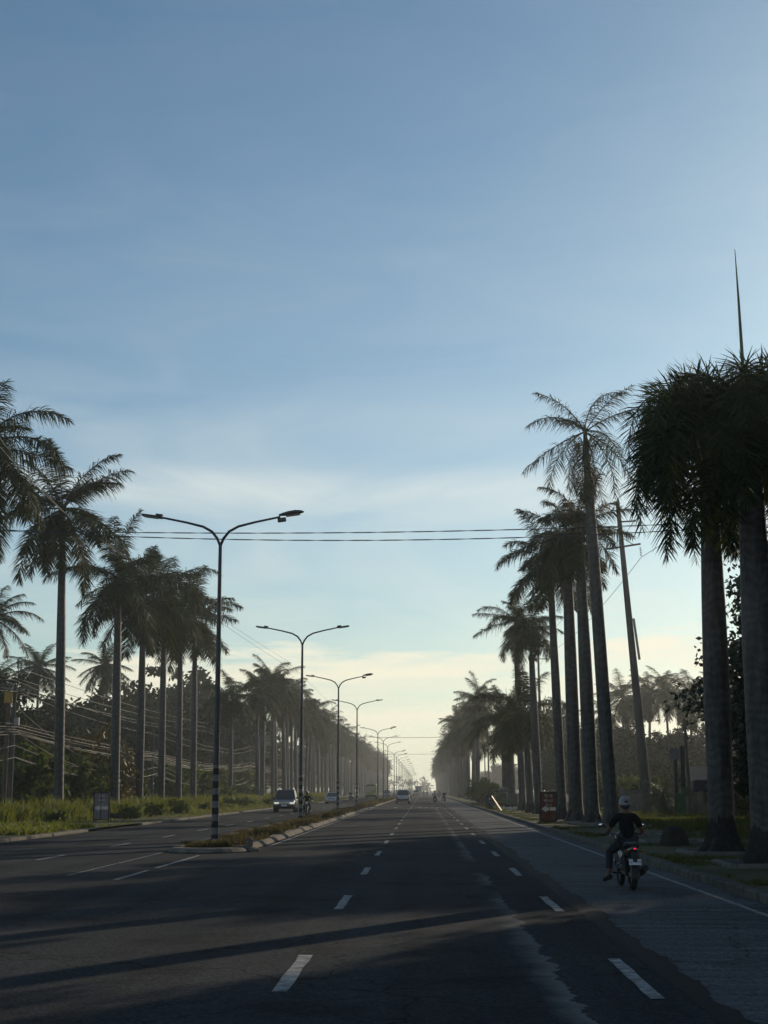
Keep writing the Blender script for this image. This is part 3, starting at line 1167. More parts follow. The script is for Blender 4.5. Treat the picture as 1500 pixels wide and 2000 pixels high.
# left mass of trees (pixel column, forward distance, top row)
left_trees = [
    (40, 150, 1370, 'dark tree in front of the lattice mast at far left'),
    (-20, 130, 1350, 'dark tree at the left picture edge behind the leaning pole'),
    (95, 165, 1420, 'dark bushy tree behind the tallest left palm'),
    (160, 190, 1345, 'broad tree between the tallest left palm and the arrow sign'),
    (215, 215, 1365, 'tree behind the grey arrow sign'),
    (262, 220, 1330, 'high rounded tree behind the second palm right of the arrow sign'),
    (315, 235, 1325, 'tree behind the third palm right of the arrow sign'),
    (362, 250, 1335, 'tree behind the fifth palm right of the arrow sign'),
    (405, 260, 1345, 'tree directly behind the nearest lamp post'),
    (440, 290, 1360, 'tree behind the lone palm past the nearest lamp post'),
    (130, 150, 1480, 'low tree left of the arrow sign under the cables'),
    (190, 160, 1470, 'low tree above the grey arrow sign'),
    (290, 185, 1450, 'low tree behind the cable pole right of the arrow sign'),
    (340, 200, 1440, 'low tree between the fourth palm and the cable bundle'),
    (60, 135, 1480, 'low tree behind the far left cables'),
    (395, 225, 1450, 'low tree left of the nearest lamp post, under the cables'),
]
for i, (px, y, ty, lab) in enumerate(left_trees):
    p = at(px, 1543, y)
    zt = at(px, ty, y).z
    put(PROT[i % 3], p.x, y, zt / 12.4, lab, TG_L)
for i in range(22):
    y = 270 + i * 30 + tr_.uniform(-8, 8)
    put(PROT[i % 3], -36 - tr_.random() * 10, y, tr_.uniform(1.1, 1.45), 'hazy tree far behind the left palm row', 'far trees behind the left palms')
# right mass
right_trees = [
    (1075, 215, 1385, 'hazy tree behind the brown THIS WAY TO sign'),
    (1120, 205, 1395, 'hazy tree behind the thick ringed palm'),
    (1165, 220, 1400, 'hazy tree behind the tallest thin-crowned palm'),
    (1205, 190, 1405, 'hazy tree left of the leaning utility pole'),
    (1250, 185, 1395, 'hazy tree directly behind the leaning utility pole'),
    (1295, 195, 1400, 'hazy tree right of the leaning utility pole'),
    (1335, 180, 1420, 'hazy tree behind the green sign posts'),
    (1385, 175, 1395, 'hazy tree behind the stout right palm'),
    (1440, 170, 1400, 'hazy tree left of the dark large-leaved tree'),
    (1490, 165, 1390, 'hazy tree at the right picture edge'),
    (1225, 150, 1480, 'low hazy tree at the foot of the leaning utility pole'),
    (1275, 150, 1470, 'low hazy tree beyond the young palm'),
    (1180, 160, 1475, 'low hazy tree beyond the tallest palm trunk'),
    (1350, 140, 1478, 'low hazy tree behind the house roof'),
    (1140, 175, 1465, 'low hazy tree between two right palm trunks'),
    (1420, 135, 1475, 'low hazy tree right of the stout palm trunk'),
    (1095, 180, 1470, 'low hazy tree right of the brown sign'),
    (1310, 145, 1468, 'low hazy tree left of the green sign posts'),
]
for i, (px, y, ty, lab) in enumerate(right_trees):
    p = at(px, 1543, y)
    zt = at(px, ty, y).z
    put(PROT[(i + 1) % 3], p.x, y, zt / 14.0, lab, TG_R, .15)
for i in range(20):
    y = 255 + i * 32 + tr_.uniform(-8, 8)
    put(PROT[i % 3], 31 + tr_.random() * 14, y, tr_.uniform(.75, 1.0), 'faint tree far behind the right palm row', 'far trees behind the right palms', .15)
# tree mass closing the end of the avenue
fw = []
for i in range(16):
    A, _ = leaf_cloud(26, 40, (16, 8, 9), 1.6, 300 + i)
    A = A + np.array([-190 + i * 24, 1180 + RNG.uniform(-30, 30), 4.5])
    fw.append(A)
tag(mobj('distant_wood', quad_mesh('distant_wood', np.concatenate(fw), M['leaf'])), 'pale band of woodland closing the far end of the avenue', 'woodland', kind='stuff')

# near dark trees on the right (they also shade the road)
NEAR = tree_proto('', 'tree', 71, 11.5, (4.3, 4.3, 5.4), 300, 220, .26, M['leaf_dark'], name='tree', asp=.55, r0=.3, lumpy=.55)
BIGLEAF = tree_proto('', 'tree', 72, 5.6, (1.55, 1.55, 2.4), 170, 90, .25, M['leaf_dark'], name='tree', asp=.36, r0=.12, lumpy=.6)
put(NEAR, 16.4, 58, 1.03, 'dark dense tree at the right picture edge behind the palms', 'shade trees right of the road', .15)
put(BIGLEAF, 12.6, 52, 1.0, 'small dark tree with large drooping leaves at the right picture edge', 'shade trees right of the road', .15)
for x, y, s in ((14.5, 29, 1.0), (13.5, 22.5, .95), (14, 16.5, 1.0), (15.5, 33, 1.0), (19.5, 38, 1.15), (23.5, 43, 1.35), (28, 48, 1.5),
                (21.3, 64, 1.35), (23.5, 72.5, 1.4), (25.5, 81, 1.4), (26.5, 68, 1.5), (28.5, 77, 1.5), (27.5, 88, 1.4), (20.5, 67, 1.05)):
    put(NEAR, x, y, s, 'shade tree beyond the right picture edge', 'shade trees right of the road', .15)

# coconut palms
def coconut(px, py, y, i, label, grp, s=1.0):
    c = at(px, py, y)
    t = thing('coconut_palm', label, 'palm tree', (c.x, y, .1), 0, grp)
    h = c.z
    tb_ = MB()
    bx = tr_.uniform(-1.4, 1.4)
    pts = [(bx * (1 - u) ** 2 - bx, 0, h * u) for u in np.linspace(0, 1, 9)]
    pts = [(p[0] + bx, p[1], p[2]) for p in pts]
    tb_.tube(pts, [.24 - .012 * k for k in range(9)], 9)
    tb_.build('trunk', M['trunk'], t, smooth=True)
    cr = mobj('crown', CR_COCO[i % 3], t)
    cr.location = (0, 0, h)
    cr.scale = (s,) * 3
    cr.rotation_euler.z = tr_.random() * 6.28
    return t


G_CL, G_CR = 'coconut palms behind the left row', 'coconut palms behind the right row'
for i, (px, py, y, lab, s) in enumerate([
        (-12, 1210, 140, 'coconut palm at the left picture edge beside the lattice mast', 1.0),
        (76, 1305, 195, 'coconut palm left of the tallest royal palm', 1.0),
        (203, 1300, 205, 'coconut palm between the tallest royal palm and the arrow sign palm', 1.0),
        (-5, 1330, 170, 'lower coconut palm at the left picture edge behind the leaning pole', .9)]):
    coconut(px, py, y, i, lab, G_CL, s)
for i, (px, py, y, lab, s) in enumerate([
        (1216, 1362, 205, 'coconut palm just left of the leaning utility pole, level with its foot arm', 1.0),
        (1268, 1356, 195, 'coconut palm right behind the leaning utility pole', .95),
        (1300, 1350, 215, 'coconut palm second right of the leaning utility pole', 1.0),
        (1348, 1360, 190, 'coconut palm left of the stout palm trunk, over the short pole', 1.0),
        (1385, 1370, 200, 'coconut palm behind the stout palm trunk', .95),
        (1422, 1358, 185, 'coconut palm right of the stout palm trunk', 1.0),
        (1095, 1400, 240, 'coconut palm between the slender palm and the sign', .9),
        (1180, 1395, 230, 'coconut palm behind the tallest palm trunk', .9),
        (1030, 1435, 330, 'distant coconut palm behind the neck-crowned palm', .95)]):
    coconut(px, py, y, i, lab, G_CR, s)

# left bushes
G_B = 'bushes on the left verge'
for px, y, s, pro, lab in [
        (60, 100, 1.0, BUSH, 'green bush left of the tallest left palm trunk'), (85, 104, 1.3, BUSH, 'taller green bush behind the tallest left palm trunk'),
        (150, 112, 1.25, BUSH2, 'large shrub coloured as orange-lit left of the grey arrow sign'), (185, 116, 1.2, BUSH2, 'ochre-lit shrub behind the grey arrow sign'),
        (135, 104, 1.0, BUSH, 'dark bush beside the grey arrow sign'), (30, 92, 1.1, BUSH, 'green bush beside the far left double pole'),
        (252, 128, .9, BUSH, 'bush under the pale board behind the palms'), (335, 150, 1.1, BUSH, 'bush behind the fourth palm right of the arrow sign'),
        (400, 165, 1.2, BUSH, 'bush behind the nearest lamp post'), (470, 205, 1.4, BUSH, 'hazy bush left of the round sign'),
        (425, 185, 1.3, BUSH, 'bush between the nearest lamp post and the lone palm'), (365, 160, 1.3, BUSH, 'bush left of the nearest lamp post'),
        (-10, 95, 1.3, BUSH, 'bush at the left picture edge')]:
    p = at(px, 1543, y)
    put(pro, p.x, y, s * 1.5, lab, G_B)
wr_ = random.Random(9)
for k in range(14):
    y = 74 + k * 9.5 + wr_.uniform(-2, 2)
    put(BUSH, -17.2 - wr_.random() * 4.5, y, wr_.uniform(.25, .48), 'low leafy weed clump among the grass of the left verge', 'weed clumps on the left verge')
for px, y, s, lab in [(1190, 125, 1.3, 'sunlit bush between the tallest palm and the utility pole'), (1240, 118, 1.2, 'sunlit bush left of the utility pole foot'),
                      (1168, 130, 1.1, 'sunlit bush behind two right palm trunks'), (942, 175, 1.3, 'sunlit bush beside the parked tricycle'), (958, 168, 1.0, 'small sunlit bush right of the parked tricycle'),
                      (1455, 92, .9, 'yellowish bush behind the right fence')]:
    p = at(px, 1543, y)
    put(BUSH if px != 1455 else BUSH2, p.x, y, s, lab, 'bushes on the right verge', .15)
for o in PROT + [BUSH, BUSH2, NEAR, BIGLEAF]:
    for c in list(o.children): bpy.data.objects.remove(c)
    bpy.data.objects.remove(o)

# ------------------------------------------------------------------ grass
def grass(name, xs, ys, hs, hh, m, label, seed, blades=5, lean=.5, wid=.018):
    rng = np.random.default_rng(seed)
    n = len(xs)
    X = np.repeat(xs, blades) + rng.normal(0, .07, n * blades)
    Y = np.repeat(ys, blades) + rng.normal(0, .07, n * blades)
    Z = np.repeat(hs, blades)
    H = np.repeat(hh, blades) * rng.uniform(.5, 1.15, n * blades)
    W = wid * (1 + np.repeat(ys, blades) / 70) * rng.uniform(.7, 1.3, n * blades)
    az = rng.random(n * blades) * 6.283
    wa = rng.random(n * blades) * 6.283
    ln = lean * rng.uniform(.2, 1.2, n * blades)
    P = np.stack([X, Y, Z], 1)
    D = np.stack([np.cos(az), np.sin(az), np.zeros_like(az)], 1)
    Wv = np.stack([np.cos(wa), np.sin(wa), np.zeros_like(az)], 1) * W[:, None]
    rows = []
    for u, w in ((0, 1), (.5, .8), (1, .12)):
        c = P + np.array([0, 0, 1.0]) * (H * u * (1 - .25 * ln * u))[:, None] + D * (H * ln * u ** 1.8)[:, None]
        rows.append(np.stack([c - Wv * w, c + Wv * w], 1))
    me = strip_mesh(name, np.stack(rows, 1), m)
    return tag(mobj(name, me), label, 'grass', kind='stuff')


def patch(xs, ys, f=.25, seed=0):
    return .5 + .28 * np.sin(xs * f * 2.1 + seed) + .3 * np.sin(ys * f * 1.3 + 1.7 * seed + xs * .2) + .2 * np.sin(ys * f * 3.1 + xs * f * 2.3)


n = 30000
ys_ = 62 + 260 * RNG.random(n) ** 1.5
xs_ = -15.1 - 15 * RNG.random(n) ** .8
hh_ = (.12 + np.clip((-xs_ - 16.8) / 3.2, 0, 1) * .85) * (.3 + .95 * np.clip(patch(xs_, ys_, .42, 2), 0, 1.1) ** 1.3)
keep = ~((ys_ < 67) & (xs_ > -24)) & ((patch(xs_, ys_, .55, 6) > .3) | (xs_ < -20))
keep &= ~((ys_ < 96) & (xs_ > -20.5) & (RNG.random(n) < .45))
hh_ = np.where((ys_ < 97) & (xs_ > -20.5), hh_ * .45, hh_)
grass('tall_grass', xs_[keep], ys_[keep], np.full(keep.sum(), .09), hh_[keep], M['grass_lush'], 'lush tall green grass along the left verge under the palms', 5, 6, .55, .02)
n = 2500
grass('tall_grass', -15.2 - 8 * RNG.random(n), 55 + 12 * RNG.random(n), np.full(n, .09), .1 + .25 * RNG.random(n), M['grass_lush'], 'clump of bright grass at the left picture edge by the driveway', 6, 6, .5)
n = 9000
ys_ = 43 + 92 * RNG.random(n) ** 1.3
xs_ = MX0 + .2 + (MX1 - MX0 - .45) * RNG.random(n)
keep = (ys_ > 43.2) & (patch(xs_, ys_, .8, 1) > .25)
ys_, xs_ = ys_[keep], xs_[keep]
grass('median_grass', xs_, ys_, np.full(len(xs_), .12), .04 + .30 * np.clip(patch(xs_, ys_, .8, 4), .02, 1.2) ** 1.6, M['grass_dry'], 'dry brown and green grass growing on the near median', 7, 6, .7, .013)
n = 9000
ys_ = 158 + 300 * RNG.random(n)
xs_ = MX0 + .2 + (MX1 - MX0 - .4) * RNG.random(n)
grass('median_grass', xs_, ys_, np.full(n, .12), .15 + .2 * RNG.random(n), M['grass_dry'], 'dry grass on the median beyond the gap', 8, 4, .7)
n = 34000
ys_ = 26 + 150 * RNG.random(n) ** 1.4
xs_ = 5.8 + 26 * RNG.random(n) ** 1.1
pt = patch(xs_, ys_, .5, 9)
keep = (pt > .62) | ((xs_ > 11) & (ys_ > 62))
ys_, xs_, pt = ys_[keep], xs_[keep], pt[keep]
hh_ = np.where(xs_ > 10.5, .1 + .22 * np.clip(pt, 0, 1), .04 + .09 * np.clip(pt, 0, 1))
grass('verge_grass', xs_, ys_, np.full(len(xs_), .14), hh_, M['grass_short'], 'short patchy grass on the right verge between the palms', 10, 5, .6, .013)

# ------------------------------------------------------------------ lamp posts
def lamp_post(cobra_r, led_l):
    t = thing('street_lamp', '', 'street lamp', (0, 0, -600))
    H = 10.2
    MB().tube([(0, 0, 2.5), (0, 0, 6), (0, 0, H)], [.105, .085, .06], 10).build('pole', M['pole'], t, smooth=True)
    b = MB()
    b.tube([(0, 0, 0), (0, 0, 2.5)], [.125, .106], 12)
    b.build('painted_base', M['bands'], t, smooth=True)
    MB().box((0, 0, .02), (.42, .42, .06), bev=.01).build('base_plate', M['steel'], t)
    for s in (-1, 1):
        pts = [(0, 0, H - .12), (s * .1, 0, H + .14), (s * .3, 0, H + .4), (s * .62, 0, H + .58), (s * 1.2, 0, H + .73), (s * 2.1, 0, H + .92)]
        MB().tube(pts, [.05, .05, .048, .045, .04, .036], 8).build('arm', M['pole'], t, smooth=True)
        big = (s > 0 and cobra_r) or (s < 0 and not led_l)
        rot = Euler((0, -s * R(8), 0))
        e = Vector((s * 2.05, 0, H + .91))
        hb = MB()
        if big:
            secs = []
            for u, w, hgt in ((0, .05, .04), (.15, .11, .08), (.35, .16, .11), (.6, .16, .12), (.8, .11, .08), (.9, .03, .02)):
                secs.append([e + rot.to_matrix() @ Vector((s * u, w * math.cos(a), .06 + hgt * (math.sin(a) if math.sin(a) > 0 else .45 * math.sin(a)))) for a in np.linspace(0, 2 * math.pi, 12, endpoint=False)])
            hb.loft(secs)
            h_ = hb.build('lamp_head', M['head'], t, smooth=True)
            MB().box(e + Vector((s * .1, 0, -.1)), (.3, .16, .14), rot, bev=.02).build('gear_box', M['head'], h_)
            MB().box(e + rot.to_matrix() @ Vector((s * .5, 0, -.005)), (.5, .2, .03), rot, bev=.01).build('lens', M['lens'], h_)
        else:
            hb.box(e + Vector((s * .36, 0, .05)), (.72, .3, .07), rot, bev=.03)
            h_ = hb.build('lamp_head', M['head'], t)
            MB().box(e + Vector((s * .4, 0, .009)), (.5, .24, .02), rot).build('lens', M['lens'], h_)
            MB().box(e + Vector((s * .12, 0, .1)), (.26, .12, .06), rot, bev=.02).build('gear_box', M['head'], h_)
    return t


LP_A, LP_B = lamp_post(True, True), lamp_post(False, True)
lamp_y = [(48.9, 1), (83.6, 0), (120, 1), (154, 0), (225, 1), (256, 0), (288, 0), (352, 1)]
lamp_lab = ['nearest twin-armed street lamp with black and white banded base on the median nose',
            'second twin-armed street lamp, its banded base beside the oncoming motorcycle',
            'third twin-armed street lamp, one big oval head on its right arm',
            'fourth twin-armed street lamp at the end of the near median strip',
            'twin-armed street lamp directly right of the yellow-green bus',
            'twin-armed street lamp second to the right of the yellow-green bus',
            'twin-armed street lamp third to the right of the yellow-green bus',
            'twin-armed street lamp directly left of the white pickup']
LG = 'twin-armed street lamps on the median'
for (y, kind), lab in zip(lamp_y, lamp_lab):
    o = dup(LP_A if kind else LP_B, (-7.1 + (.06 if y < 60 else 0), y, .14), rr.uniform(-.03, .03), lab, LG)
    if y < 60: o.rotation_euler = (0, R(-.2), .02)
    o.scale = (1, 1, 1 + rr.uniform(-.008, .008))
y = 386.0
while y < 960:
    o = dup(LP_A if rr.random() < .4 else LP_B, (-7.1, y, .14), rr.uniform(-.05, .05), 'faint street lamp in the hazy far end of the median row', 'far lamps of the median row')
    o.rotation_euler.x = rr.uniform(-.008, .008)
    o.rotation_euler.y = rr.uniform(-.008, .008)
    y += 35
for o in (LP_A, LP_B):
    def kill(q):
        for c in list(q.children): kill(c)
        bpy.data.objects.remove(q)
    kill(o)

# broken kerb chunk standing at the median nose
p = gp(486, 1664, 0)
cb = MB()
cb.box((0, 0, .2), (.28, .22, .44), Euler((.1, .22, .3)), top=(.55, .7), bev=.04)
cb.box((.14, -.06, .06), (.3, .26, .16), Euler((.1, .1, .8)), bev=.04)
o = cb.build('kerb_stone', M['kerb'])
o.location = p
tag(o, 'broken pale kerb stone tilted upright at the corner of the median nose', 'kerb stone')

# ------------------------------------------------------------------ utility poles and cables
def cable(name, pts, sag, r, m, label, cat='cable', group=None, seg=14):
    b = MB()
    P = []
    for a, c in zip(pts[:-1], pts[1:]):
        a, c = Vector(a), Vector(c)
        for i in range(seg):
            u = i / seg
            q = a.lerp(c, u)
            q.z -= sag * 4 * u * (1 - u)
            P.append(q)
    P.append(Vector(pts[-1]))
    b.tube(P, r, 5)
    o = b.build(name, m, smooth=True)
    return tag(o, label, cat, group)


# big leaning pole on the right
b0 = gp(1267, 1591, .15)
tp = at(1206, 980, b0.y)
ax = tp - b0
t = thing('utility_pole', 'tall leaning utility pole with crossarms right of the tallest palm', 'utility pole', b0)
LQ = Vector((0, 0, 1)).rotation_difference(ax.normalized())
t.rotation_euler = LQ.to_euler()
Hh = ax.length
MB().tube([(0, 0, -.2), (0, 0, Hh * .5), (0, 0, Hh)], [.36, .25, .15], 12).build('pole', M['conc_pole'], t, smooth=True)
za = Hh * (1591 - 1072) / 611
MB().box((0, -.2, za), (2.6, .1, .12), Euler((0, R(-5), 0))).build('crossarm', M['wood_pole'], t)
bb = MB()
bb.tube([(-.1, -.2, za + .75), (.75, -.22, za + .12)], .03, 5)
bb.tube([(.1, -.2, za + .75), (-.75, -.22, za + .02)], .03, 5)
bb.build('arm_brace', M['steel'], t)
zb = Hh * (1591 - 1022) / 611
MB().box((.5, -.18, zb), (1.3, .09, .1)).build('crossarm', M['wood_pole'], t)
for sx in (-1.2, 1.25):
    ib = MB()
    for k in range(6):
        ib.lathe([(.03, 0), (.09, .03), (.03, .06)], 8, (sx, -.2, za - .2 - k * .11))
    ib.build('insulator', M['insul'], t, smooth=True)
ib = MB()
ib.lathe([(.05, 0), (.09, .06), (.05, .12), (.08, .18), (.03, .26)], 8, (.05, -.1, Hh - .02))
ib.build('insulator', M['insul'], t, smooth=True)
zc = Hh * (1591 - 1215) / 611
MB().tube([(.42, -.1, zc - 2.9), (.3, -.1, zc)], .09, 8).build('riser_pipe', M['steel'], t)
LM = t.matrix_basis.copy()
WM = Matrix.Translation(b0) @ LQ.to_matrix().to_4x4()
ins_r = WM @ Vector((1.25, -.2, za - .85))
ins_l = WM @ Vector((-1.2, -.2, za - .85))
ptop = WM @ Vector((.05, -.1, Hh + .22))
parm = WM @ Vector((1.05, -.18, zb + .05))

# farther poles in line on the right
def far_pole(px, py_top, y, label, arms=2):
    tp = at(px, py_top, y)
    b_ = Vector((tp.x + .2, y, .12))
    t = thing('utility_pole', label, 'utility pole', b_, 0, 'utility poles on the right verge')
    h = tp.z - .1
    MB().tube([(0, 0, -.1), (-.1, 0, h * .5), (-.2, 0, h)], [.27, .2, .13], 10).build('pole', M['conc_pole'], t, smooth=True)
    for k in range(arms):
        MB().box((-.2, -.16, h - 1.6 - 1.9 * k), (3.0, .1, .12)).build('crossarm', M['wood_pole'], t)
    for sx in (-1.4, 1.4):
        ib = MB()
        for k in range(5): ib.lathe([(.04, 0), (.1, .04), (.04, .08)], 7, (-.2 + sx, -.16, h - 1.95 - .12 * k))
        ib.build('insulator', M['insul'], t, smooth=True)
    return tp


pB = far_pole(1050, 1240, 205, 'pale utility pole with two crossarms behind the neck-crowned palm')
pC = far_pole(952, 1415, 330, 'thin utility pole in haze beyond the low bushy palm pair')
pD = far_pole(946, 1458, 420, 'faintest utility pole in haze left of the low bushy palm pair', 1)
G_W = 'power lines on the right poles'
near_anchor = Vector((19.0, -6, 17.5))
for i, (q0, q1, q2, lab) in enumerate([
        (near_anchor + Vector((1.0, 0, 0)), ins_r, pB + Vector((1.4, 0, -2.6)), 'power line hanging from the insulator string of the leaning pole'),
        (near_anchor + Vector((-.6, 0, 1.2)), ptop, pB + Vector((0, 0, .1)), 'power line over the top of the leaning pole'),
        (near_anchor + Vector((.4, 0, 1.0)), parm, pB + Vector((-1.4, 0, -2.6)), 'power line on the short upper arm of the leaning pole')]):
    cable('power_line', [q0, q1, q2, pC + Vector((.6 * (i - 1), 0, -1.2)), pD], 1.0, .02, M['cable'], lab, 'cable', G_W)
# pair of twisted cables crossing the avenue
yk = 63.0
for (pxs, lab) in [(((-80, 1033), (1335, 1010)), 'upper of two dark cables crossing above the avenue'), (((-80, 1031), (1330, 1013)), 'lower of two dark cables crossing above the avenue')]:
    a, c = at(*pxs[0], yk), at(*pxs[1], yk)
    ext = (c - a) * .25
    sagz = (.45 if 'upper' in lab else .78)
    b = MB()
    P1, P2 = [], []
    N = 150
    for i in range(N + 1):
        u = i / N
        q = a.lerp(c + ext, u)
        q.z -= sagz * 4 * u * (1 - u) * 1.05
        w = u * 95
        o_ = Vector((0, math.cos(w), math.sin(w))) * .016
        P1.append(q + o_)
        P2.append(q - o_)
    b.tube(P1, .0135, 5)
    b.tube(P2, .0135, 5)
    tag(b.build('overhead_cable', M['cable'], smooth=True), lab, 'cable', 'cables crossing above the avenue')

# left verge: telecom poles with cable bundles
XT = -25.0
TY = lambda px: -XT * 2825 / (827 - px)
poles = [(14, 1338, 'double-posted utility pole at the left picture edge where the cables start'), (294, 1428, 'utility pole right of the arrow sign carrying the cable bundle'), (431, 1466, 'short utility pole just right of the nearest lamp post'),
         (487, 1460, 'thin utility pole with a bent top left of the round sign'), (560, 1480, 'hazy utility pole among the dense left palms')]
tops = []
for i, (px, ty, lab) in enumerate(poles):
    y = TY(px)
    h = at(px, ty, y).z
    t = thing('utility_pole', lab, 'utility pole', (XT, y, .05), 0, 'utility poles on the left verge')
    MB().tube([(0, 0, -.1), (0, 0, h)], [.16, .1], 9).build('pole', M['conc_pole'], t, smooth=True)
    MB().box((0, -.14, h - .5), (1.4, .08, .09)).build('crossarm', M['wood_pole'], t)
    if i == 0:
        MB().tube([(-.42, .1, -.1), (-.38, .1, h * .93)], [.17, .12], 9).build('pole', M['wood_pole'], t, smooth=True)
        MB().box((.25, -.2, h * .72), (.3, .25, .5), bev=.03).build('meter_box', M['steel'], t)
        MB().box((-.3, -.3, h * .9), (.5, .02, .7), bev=0).build('notice', M['ochre'], t)
    if i == 3:
        MB().tube([(0, 0, h), (0, 0, h + .1), (.9, 0, h + .12)], .06, 6).build('arm', M['conc_pole'], t, smooth=True)
    tops.append(Vector((XT, y, h)))
tops.append(Vector((XT, 300, 7)))
tops.append(Vector((XT, 340, 7)))
tops.insert(0, Vector((XT, 50, 7.5)))
G_T = 'telecom cables between the left utility poles'
cr_ = random.Random(4)
for i in range(11):
    fr = [.99, .9, .72, .70, .68, .665, .65, .62, .54, .47, .45][i]
    pts = []
    for q in tops:
        pts.append((q.x + cr_.uniform(-.1, .5), q.y + cr_.uniform(-.2, .2), q.z * (fr + cr_.uniform(-.015, .015)) + (.4 if i < 2 else 0)))
    lab = ['topmost cable strung between the left utility poles', 'second cable from the top on the left utility poles'][i] if i < 2 else (
        'lowest slack cable hanging between the left utility poles' if i == 10 else 'pale sunlit-toned cable in the sagging bundle between the left utility poles')
    cable('telecom_cable', pts, cr_.uniform(.12, .45) if i < 8 else cr_.uniform(.4, 1.0), .016 if i not in (3, 4, 5) else .023, M['cable_pale'], lab, 'cable', G_T, 10)
for i in range(7):     # slack drop wires crossing the bundle
    a = tops[1 + i % 4]
    c = tops[2 + i % 4]
    cable('drop_wire', [(a.x + .2, a.y, a.z * cr_.uniform(.55, .85)), (c.x - cr_.uniform(0, 3), c.y - 3 + cr_.uniform(0, 6), c.z * cr_.uniform(.4, .8))], cr_.uniform(.4, 1.2), .018, M['cable_pale'],
          'slack drop wire slanting across the left cable bundle', 'cable', 'drop wires among the left cables')
# three power wires slanting higher behind the left palms
for i in range(3):
    a, c = at(30, 1302 + 22 * i, 120), at(400, 1412 + 8 * i, 230)
    cable('power_line', [a + (a - c) * .5, a, c, c + (c - a)], .5, .026, M['cable_pale'], ['topmost', 'middle', 'lowest'][i] + ' of three pale power lines slanting behind the left palms', 'cable', 'power lines behind the left palms')
# two long wires high over the left verge running along the avenue
for i in range(2):
    a = at(-15 + 0 * i, 838 + 18 * i, 60)
    c = at(128, 1003, 84)
    d_ = at(330, 1140, 125)
    e_ = at(560, 1290, 230)
    g_ = at(770, 1495, 760)
    cable('power_line', [a, c, d_, e_, g_] if i == 0 else [a, c, d_ + Vector((0, 0, -.3)), e_ + Vector((.5, 0, -1.2))], .12, .02, M['cable_pale'],
          ['upper', 'lower'][i] + ' of two pale wires slanting down across the top left palms', 'cable', 'wires over the left palm crowns')
# cables far across the avenue
for y, z, lab in ((330, 13.5, 'nearer of two faint cables crossing the hazy end of the avenue'), (430, 12.2, 'farther of two faint cables crossing the hazy end of the avenue')):
    cable('overhead_cable', [(-26, y, z + 1), (22, y, z + 1.2)], 1.0, .045, M['cable'], lab, 'cable', 'cables crossing above the avenue')

# lattice mast far left
p = at(33, 1543, 240)
zt = at(33, 1285, 240).z
t = thing('lattice_mast', 'steel lattice telecom mast behind the coconut palms at far left', 'mast', (p.x, 240, .1))
lm = MB()
w0, w1 = 1.1, .55
cor = [(-1, -1), (1, -1), (1, 1), (-1, 1)]
wz = lambda z: w0 + (w1 - w0) * z / zt
for cx, cy in cor: lm.tube([(cx * w0, cy * w0, 0), (cx * w1, cy * w1, zt)], .07, 5)
nseg = 14
for k in range(nseg):
    z0, z1 = zt * k / nseg, zt * (k + 1) / nseg
    for j in range(4):
        a, c = cor[j], cor[(j + 1) % 4]
        lm.tube([(a[0] * wz(z0), a[1] * wz(z0), z0), (c[0] * wz(z1), c[1] * wz(z1), z1)], .04, 4)
        lm.tube([(a[0] * wz(z1), a[1] * wz(z1), z1), (c[0] * wz(z1), c[1] * wz(z1), z1)], .04, 4)
lm.build('lattice', M['steel'], t)
for k, (a, z) in enumerate(((0, -1.2), (2.1, -1.6), (4.2, -1.2), (1.0, -6), (.2, -9))):
    MB().box((math.cos(a) * 1.1, math.sin(a) * 1.1, zt + z), (.35, .3, 1.6), bev=.05).build('antenna', M['sign_back'], t)

# ------------------------------------------------------------------ signs
def arrow(w, h, hl, hh, th):
    """left-pointing arrow in the xz plane, centred"""
    b = MB()
    pts = [(-w / 2, 0), (-w / 2 + hl, hh / 2), (-w / 2 + hl, h / 2), (w / 2, h / 2), (w / 2, -h / 2), (-w / 2 + hl, -h / 2), (-w / 2 + hl, -hh / 2)]
    n_ = len(pts)
    vs = [(x, -th, z) for x, z in pts] + [(x, 0, z) for x, z in pts]
    fs = [(0, 1, 6), (1, 2, 5, 6), (2, 3, 4, 5)]
    fs += [tuple(i + n_ for i in reversed(f)) for f in fs]
    fs += [(i, (i + 1) % n_, (i + 1) % n_ + n_, i + n_) for i in range(n_)]
    return b.add(vs, fs)


